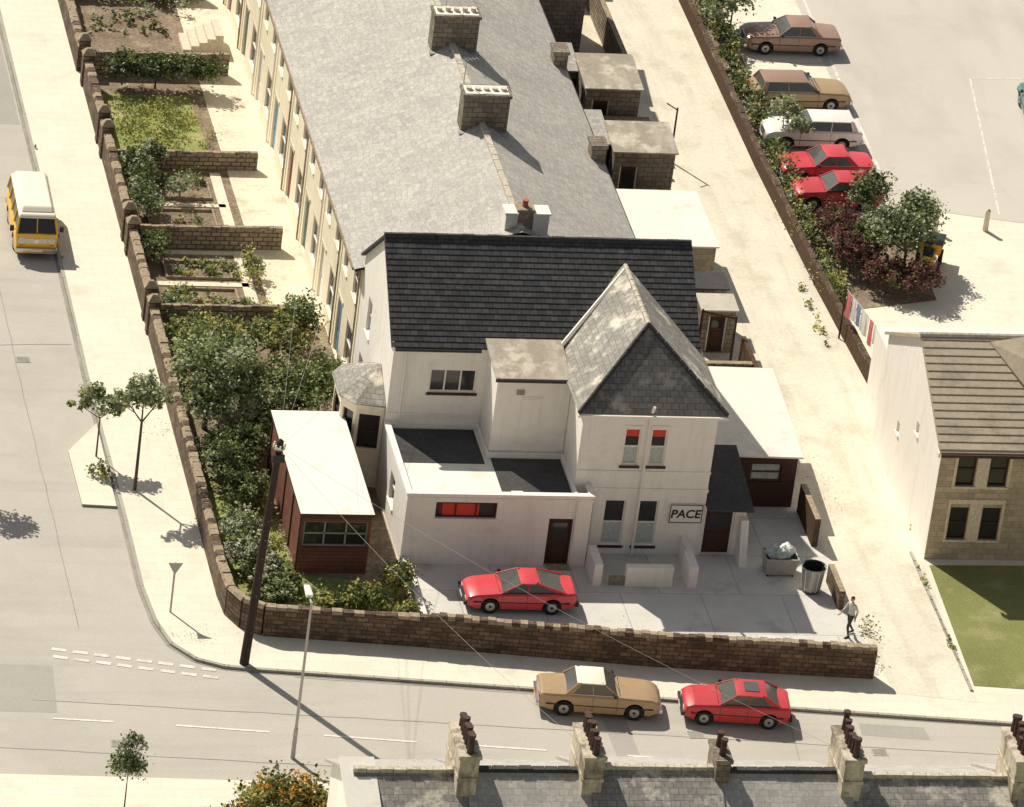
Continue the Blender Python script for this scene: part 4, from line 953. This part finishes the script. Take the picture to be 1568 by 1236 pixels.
plant('sapling',(-19.6,-31.0),[(-19.6,-31.0,1.9,.55,.5,.75),(-19.55,-31.0,2.8,.36,.35,.55)],2200,.13,[L_dark,L_mid,L_gry],.03,.25,th=1.2)
plant('garden_tree',(-12.9,-2.6),[(-13.0,-2.7,2.7,1.6,1.6,1.2),(-12.0,-1.2,2.4,1.3,1.3,1.0),(-13.3,-4.4,2.1,1.0,1.2,.9),(-12.2,.2,1.8,1.5,1.3,1.0),(-11.6,-3.0,1.7,1.2,1.4,.9)],15000,.17,[L_mid,L_light,L_gry,L_dark],.12,.14,[.36,.2,.2,.24])
plant('garden_bush',(-9.7,-2.4),[(-9.8,-2.4,1.5,1.7,1.5,1.1),(-8.3,-1.4,1.4,1.0,1.4,1.0),(-10.2,-4.2,.9,1.4,1.3,.8)],11000,.16,[L_dark,L_mid,L_light],.1,.14,[.40,.43,.17])
plant('garden_bush',(-10.4,2.6),[(-11.4,2.8,1.0,1.8,1.5,.8),(-9.0,3.2,1.0,1.2,1.4,.8),(-12.6,1.6,1.2,1.1,1.3,.9),(-12.9,4.4,.7,.8,.9,.6)],10000,.16,[L_yel,L_mid,L_light,L_dark],.08,.15,[.27,.33,.22,.18])
plant('garden_bush',(-8.2,4.0),[(-8.2,4.2,1.4,.8,.8,1.0)],2200,.15,G3,.06,.2)
plant('garden_bush',(-12.6,-6.8),[(-12.7,-6.6,1.0,1.1,1.5,.9),(-12.0,-8.8,.8,.9,1.1,.6),(-11.9,-5.6,1.0,.9,1.2,.8)],8000,.15,[L_dark,L_mid,L_light],.06,.15,[.40,.4,.20])
plant('flowering_shrub',(-12.6,-12.6),[(-12.8,-12.0,.8,.9,1.1,.65),(-12.7,-13.6,.7,.9,1.0,.6),(-12.2,-14.8,.6,.8,.8,.5)],6500,.15,[L_gry,L_flo,L_mid,L_dark],.06,.15,[.36,.24,.23,.17])
plant('garden_bush',(-11.6,-15.4),[(-11.7,-15.6,.5,.8,.8,.45),(-12.3,-16.6,.5,.7,.5,.4)],2400,.14,[L_mid,L_dark,L_light],.04,.2)
plant('garden_bush',(-8.1,-15.6),[(-8.6,-16.2,.45,.8,.6,.4),(-7.2,-15.4,.7,.6,.8,.6),(-9.6,-16.7,.4,.8,.5,.35),(-7.0,-17.4,.4,.5,.6,.35)],4500,.14,[L_mid,L_dark,L_yel],.04,.2)
foliage('long_grass',[(-12.0,-12,.08,1.2,5,.12),(-10,-16.4,.08,3,1.6,.14)],6000,.15,[L_grass,L_yel,L_mid],None,31,.6,.0)
plant('garden_hedge',(-11,27.9),[(-12.4,28.0,.9,.9,.6,.65),(-11,27.9,.9,.9,.6,.65),(-9.6,27.9,.95,.9,.6,.65),(-8.8,27.7,1.0,.6,.6,.55)],7000,.15,[L_dark,L_mid,L_gry],.05,.2,[.58,.34,.08])
plant('garden_bush',(-13,17.6),[(-13.0,18.6,.8,.7,1.2,.7),(-13.0,15.8,.7,.7,1.4,.7),(-12.4,19.4,.9,.9,.5,.6)],5000,.15,[L_mid,L_dark,L_gry],.05,.2)
plant('garden_bush',(-11.3,17.4),[(-11.3,17.5,.6,.7,.7,.5)],700,.14,[L_gry,L_mid],.04,.25)
foliage('vegetable_patch',[(-11.5,18.8,.15,1.4,.6,.15),(-11.6,15.4,.1,1.3,.6,.1)],900,.14,[L_mid,L_gry,L_dead],None,41,.3)
foliage('vegetable_patch',[(-12.2,8.6,.15,.9,.7,.15),(-11,10.8,.15,1.6,.8,.15),(-10.3,7.4,.25,1.2,.5,.25),(-13,7.2,.35,.7,.6,.35),(-9.2,10.5,.5,.4,1.2,.4)],4500,.14,[L_mid,L_yel,L_gry,L_dark],None,42,.25)
plant('garden_bush',(-13.1,11.6),[(-13.1,11.8,.7,.6,.8,.6)],1500,.14,G3,.04)
foliage('weeds',[(-11.5,34,.15,1.8,1.5,.2),(-10,38,.4,2.8,3,.5)],2600,.16,[L_dark,L_mid,L_gry],None,43,.3)
foliage('lawn_tufts',[(-11.5,24,.05,2,3.2,.06)],2600,.13,[L_grass,L_yel,L_mid],None,44,.8,.0)
hb=[(15.55+.12*math.sin(y*1.7),y,.45+.2*math.sin(y),.5,1.1,.5+.12*math.sin(y*2.3)) for y in np.arange(9.5,44,1.6)]
plant('hedge',(15.5,20),[tuple(b) for b in hb],14000,.15,[L_mid,L_yel,L_dark,L_gry],.04,.3,[.33,.15,.37,.15])
plant('car_park_tree',(16.3,35.6),[(16.4,35.8,1.9,1.1,1.1,.7),(15.6,34.6,1.6,.8,.8,.5)],3400,.17,[L_gry,L_light,L_mid],.05,.2)
plant('car_park_tree',(16.2,24.0),[(16.2,24.2,1.7,.7,.7,.55),(16.6,22.8,1.5,.5,.5,.4)],2000,.15,[L_gry,L_mid,L_light],.04,.2)
plant('car_park_tree',(18.6,16.9),[(18.6,17.1,1.5,.75,.7,.7),(18.0,16.6,1.2,.5,.5,.5)],3000,.15,[L_mid,L_gry,L_dark],.05,.2)
plant('purple_shrub',(16.6,13.4),[(16.6,14.4,1.0,.9,1.3,.85),(17.0,12.4,.9,1.1,1.0,.8),(19.2,9.9,.9,.9,.8,.75),(18.0,10.5,.8,1.0,.8,.65)],11000,.15,[L_pur,L_pur2,L_mid],.06,.17,[.55,.35,.1])
plant('car_park_tree',(19.0,12.0),[(18.6,12.0,2.0,1.3,1.2,1.1),(19.8,13.4,2.2,.9,1.0,1.0),(17.8,13.2,1.6,.9,.9,.7)],9500,.16,[L_mid,L_dark,L_gry],.09,.15,[.43,.24,.33])
plant('rowan_tree',(-14.6,-35.2),[(-14.6,-35.2,2.9,1.7,1.4,1.1),(-13.0,-35.6,2.7,1.4,1.2,.9),(-16.2,-35.6,2.2,1.2,1.2,.9)],10000,.17,[L_mid,L_yel,L_or,L_dark],.1,.16,[.33,.25,.22,.2])
plant('garden_bush',(-7.0,-34),[(-7.2,-34,1.2,.9,.8,.8)],1500,.15,G3,.05)
foliage('weeds',[(14.3,8,.1,.15,3,.15),(14.9,-3,.12,.2,2.2,.15),(14.4,-9,.08,.12,2.5,.1),(10.5,-19.9,.2,.3,.3,.2),(10.8,-17.5,.15,.4,.6,.2)],700,.11,[L_yel,L_mid],None,50,.5)
foliage('weeds',[(13.95,-16,.06,.08,5,.06),(-16.9,16,.03,.05,8,.03)],400,.1,[L_yel,L_mid],None,51,.6)
foliage('leaf_litter',[(-14.4,-6,.03,.4,7,.02),(-15.2,-19,.03,1.2,.6,.02),(11.2,-4,.03,.5,8,.02),(-4,-18.6,.03,5,.3,.02)],450,.06,[L_dead,L_mid],None,52,1.2,2.0)

# ------------------------------------------------------------------ light, sky, camera
el=math.radians(45); az=math.atan2(-.494,.869)
w=bpy.data.worlds.new('World');scene.world=w;w.use_nodes=True;nt=w.node_tree
sky=nt.nodes.new('ShaderNodeTexSky');sky.sky_type='NISHITA';sky.sun_disc=False;sky.sun_elevation=el;sky.sun_rotation=az%(2*math.pi);sky.dust_density=1.5;sky.air_density=1.0;sky.ozone_density=.5
hs_=nt.nodes.new('ShaderNodeHueSaturation');hs_.inputs['Saturation'].default_value=.35
bg=nt.nodes['Background'];nt.links.new(sky.outputs[0],hs_.inputs['Color']);nt.links.new(hs_.outputs[0],bg.inputs[0]);bg.inputs[1].default_value=.07
ld=bpy.data.lights.new('sun','SUN');ld.energy=5.0;ld.angle=math.radians(.5);ld.color=(1,.93,.79)
lo=bpy.data.objects.new('sun',ld);COL.objects.link(lo);sd=Vector((-.494*math.cos(el),.869*math.cos(el),math.sin(el)))
lo.rotation_euler=sd.to_track_quat('Z','Y').to_euler();lo.location=sd*60
th=math.radians(28);al=math.radians(13.5);rr=math.radians(7.6);D=272
fwd=Vector((math.sin(al)*math.cos(th),math.cos(al)*math.cos(th),-math.sin(th)))
r0=Vector((math.cos(al),-math.sin(al),0));u0=r0.cross(fwd)
right=math.cos(rr)*r0+math.sin(rr)*u0;up=math.cos(rr)*u0-math.sin(rr)*r0
cd=bpy.data.cameras.new('camera');cd.sensor_width=36;cd.lens=10340/1568*36;cd.clip_start=1;cd.clip_end=3000
co=bpy.data.objects.new('camera',cd);COL.objects.link(co)
m=Matrix((right,up,-fwd)).transposed().to_4x4();m.translation=-fwd*D;co.matrix_world=m
scene.camera=co
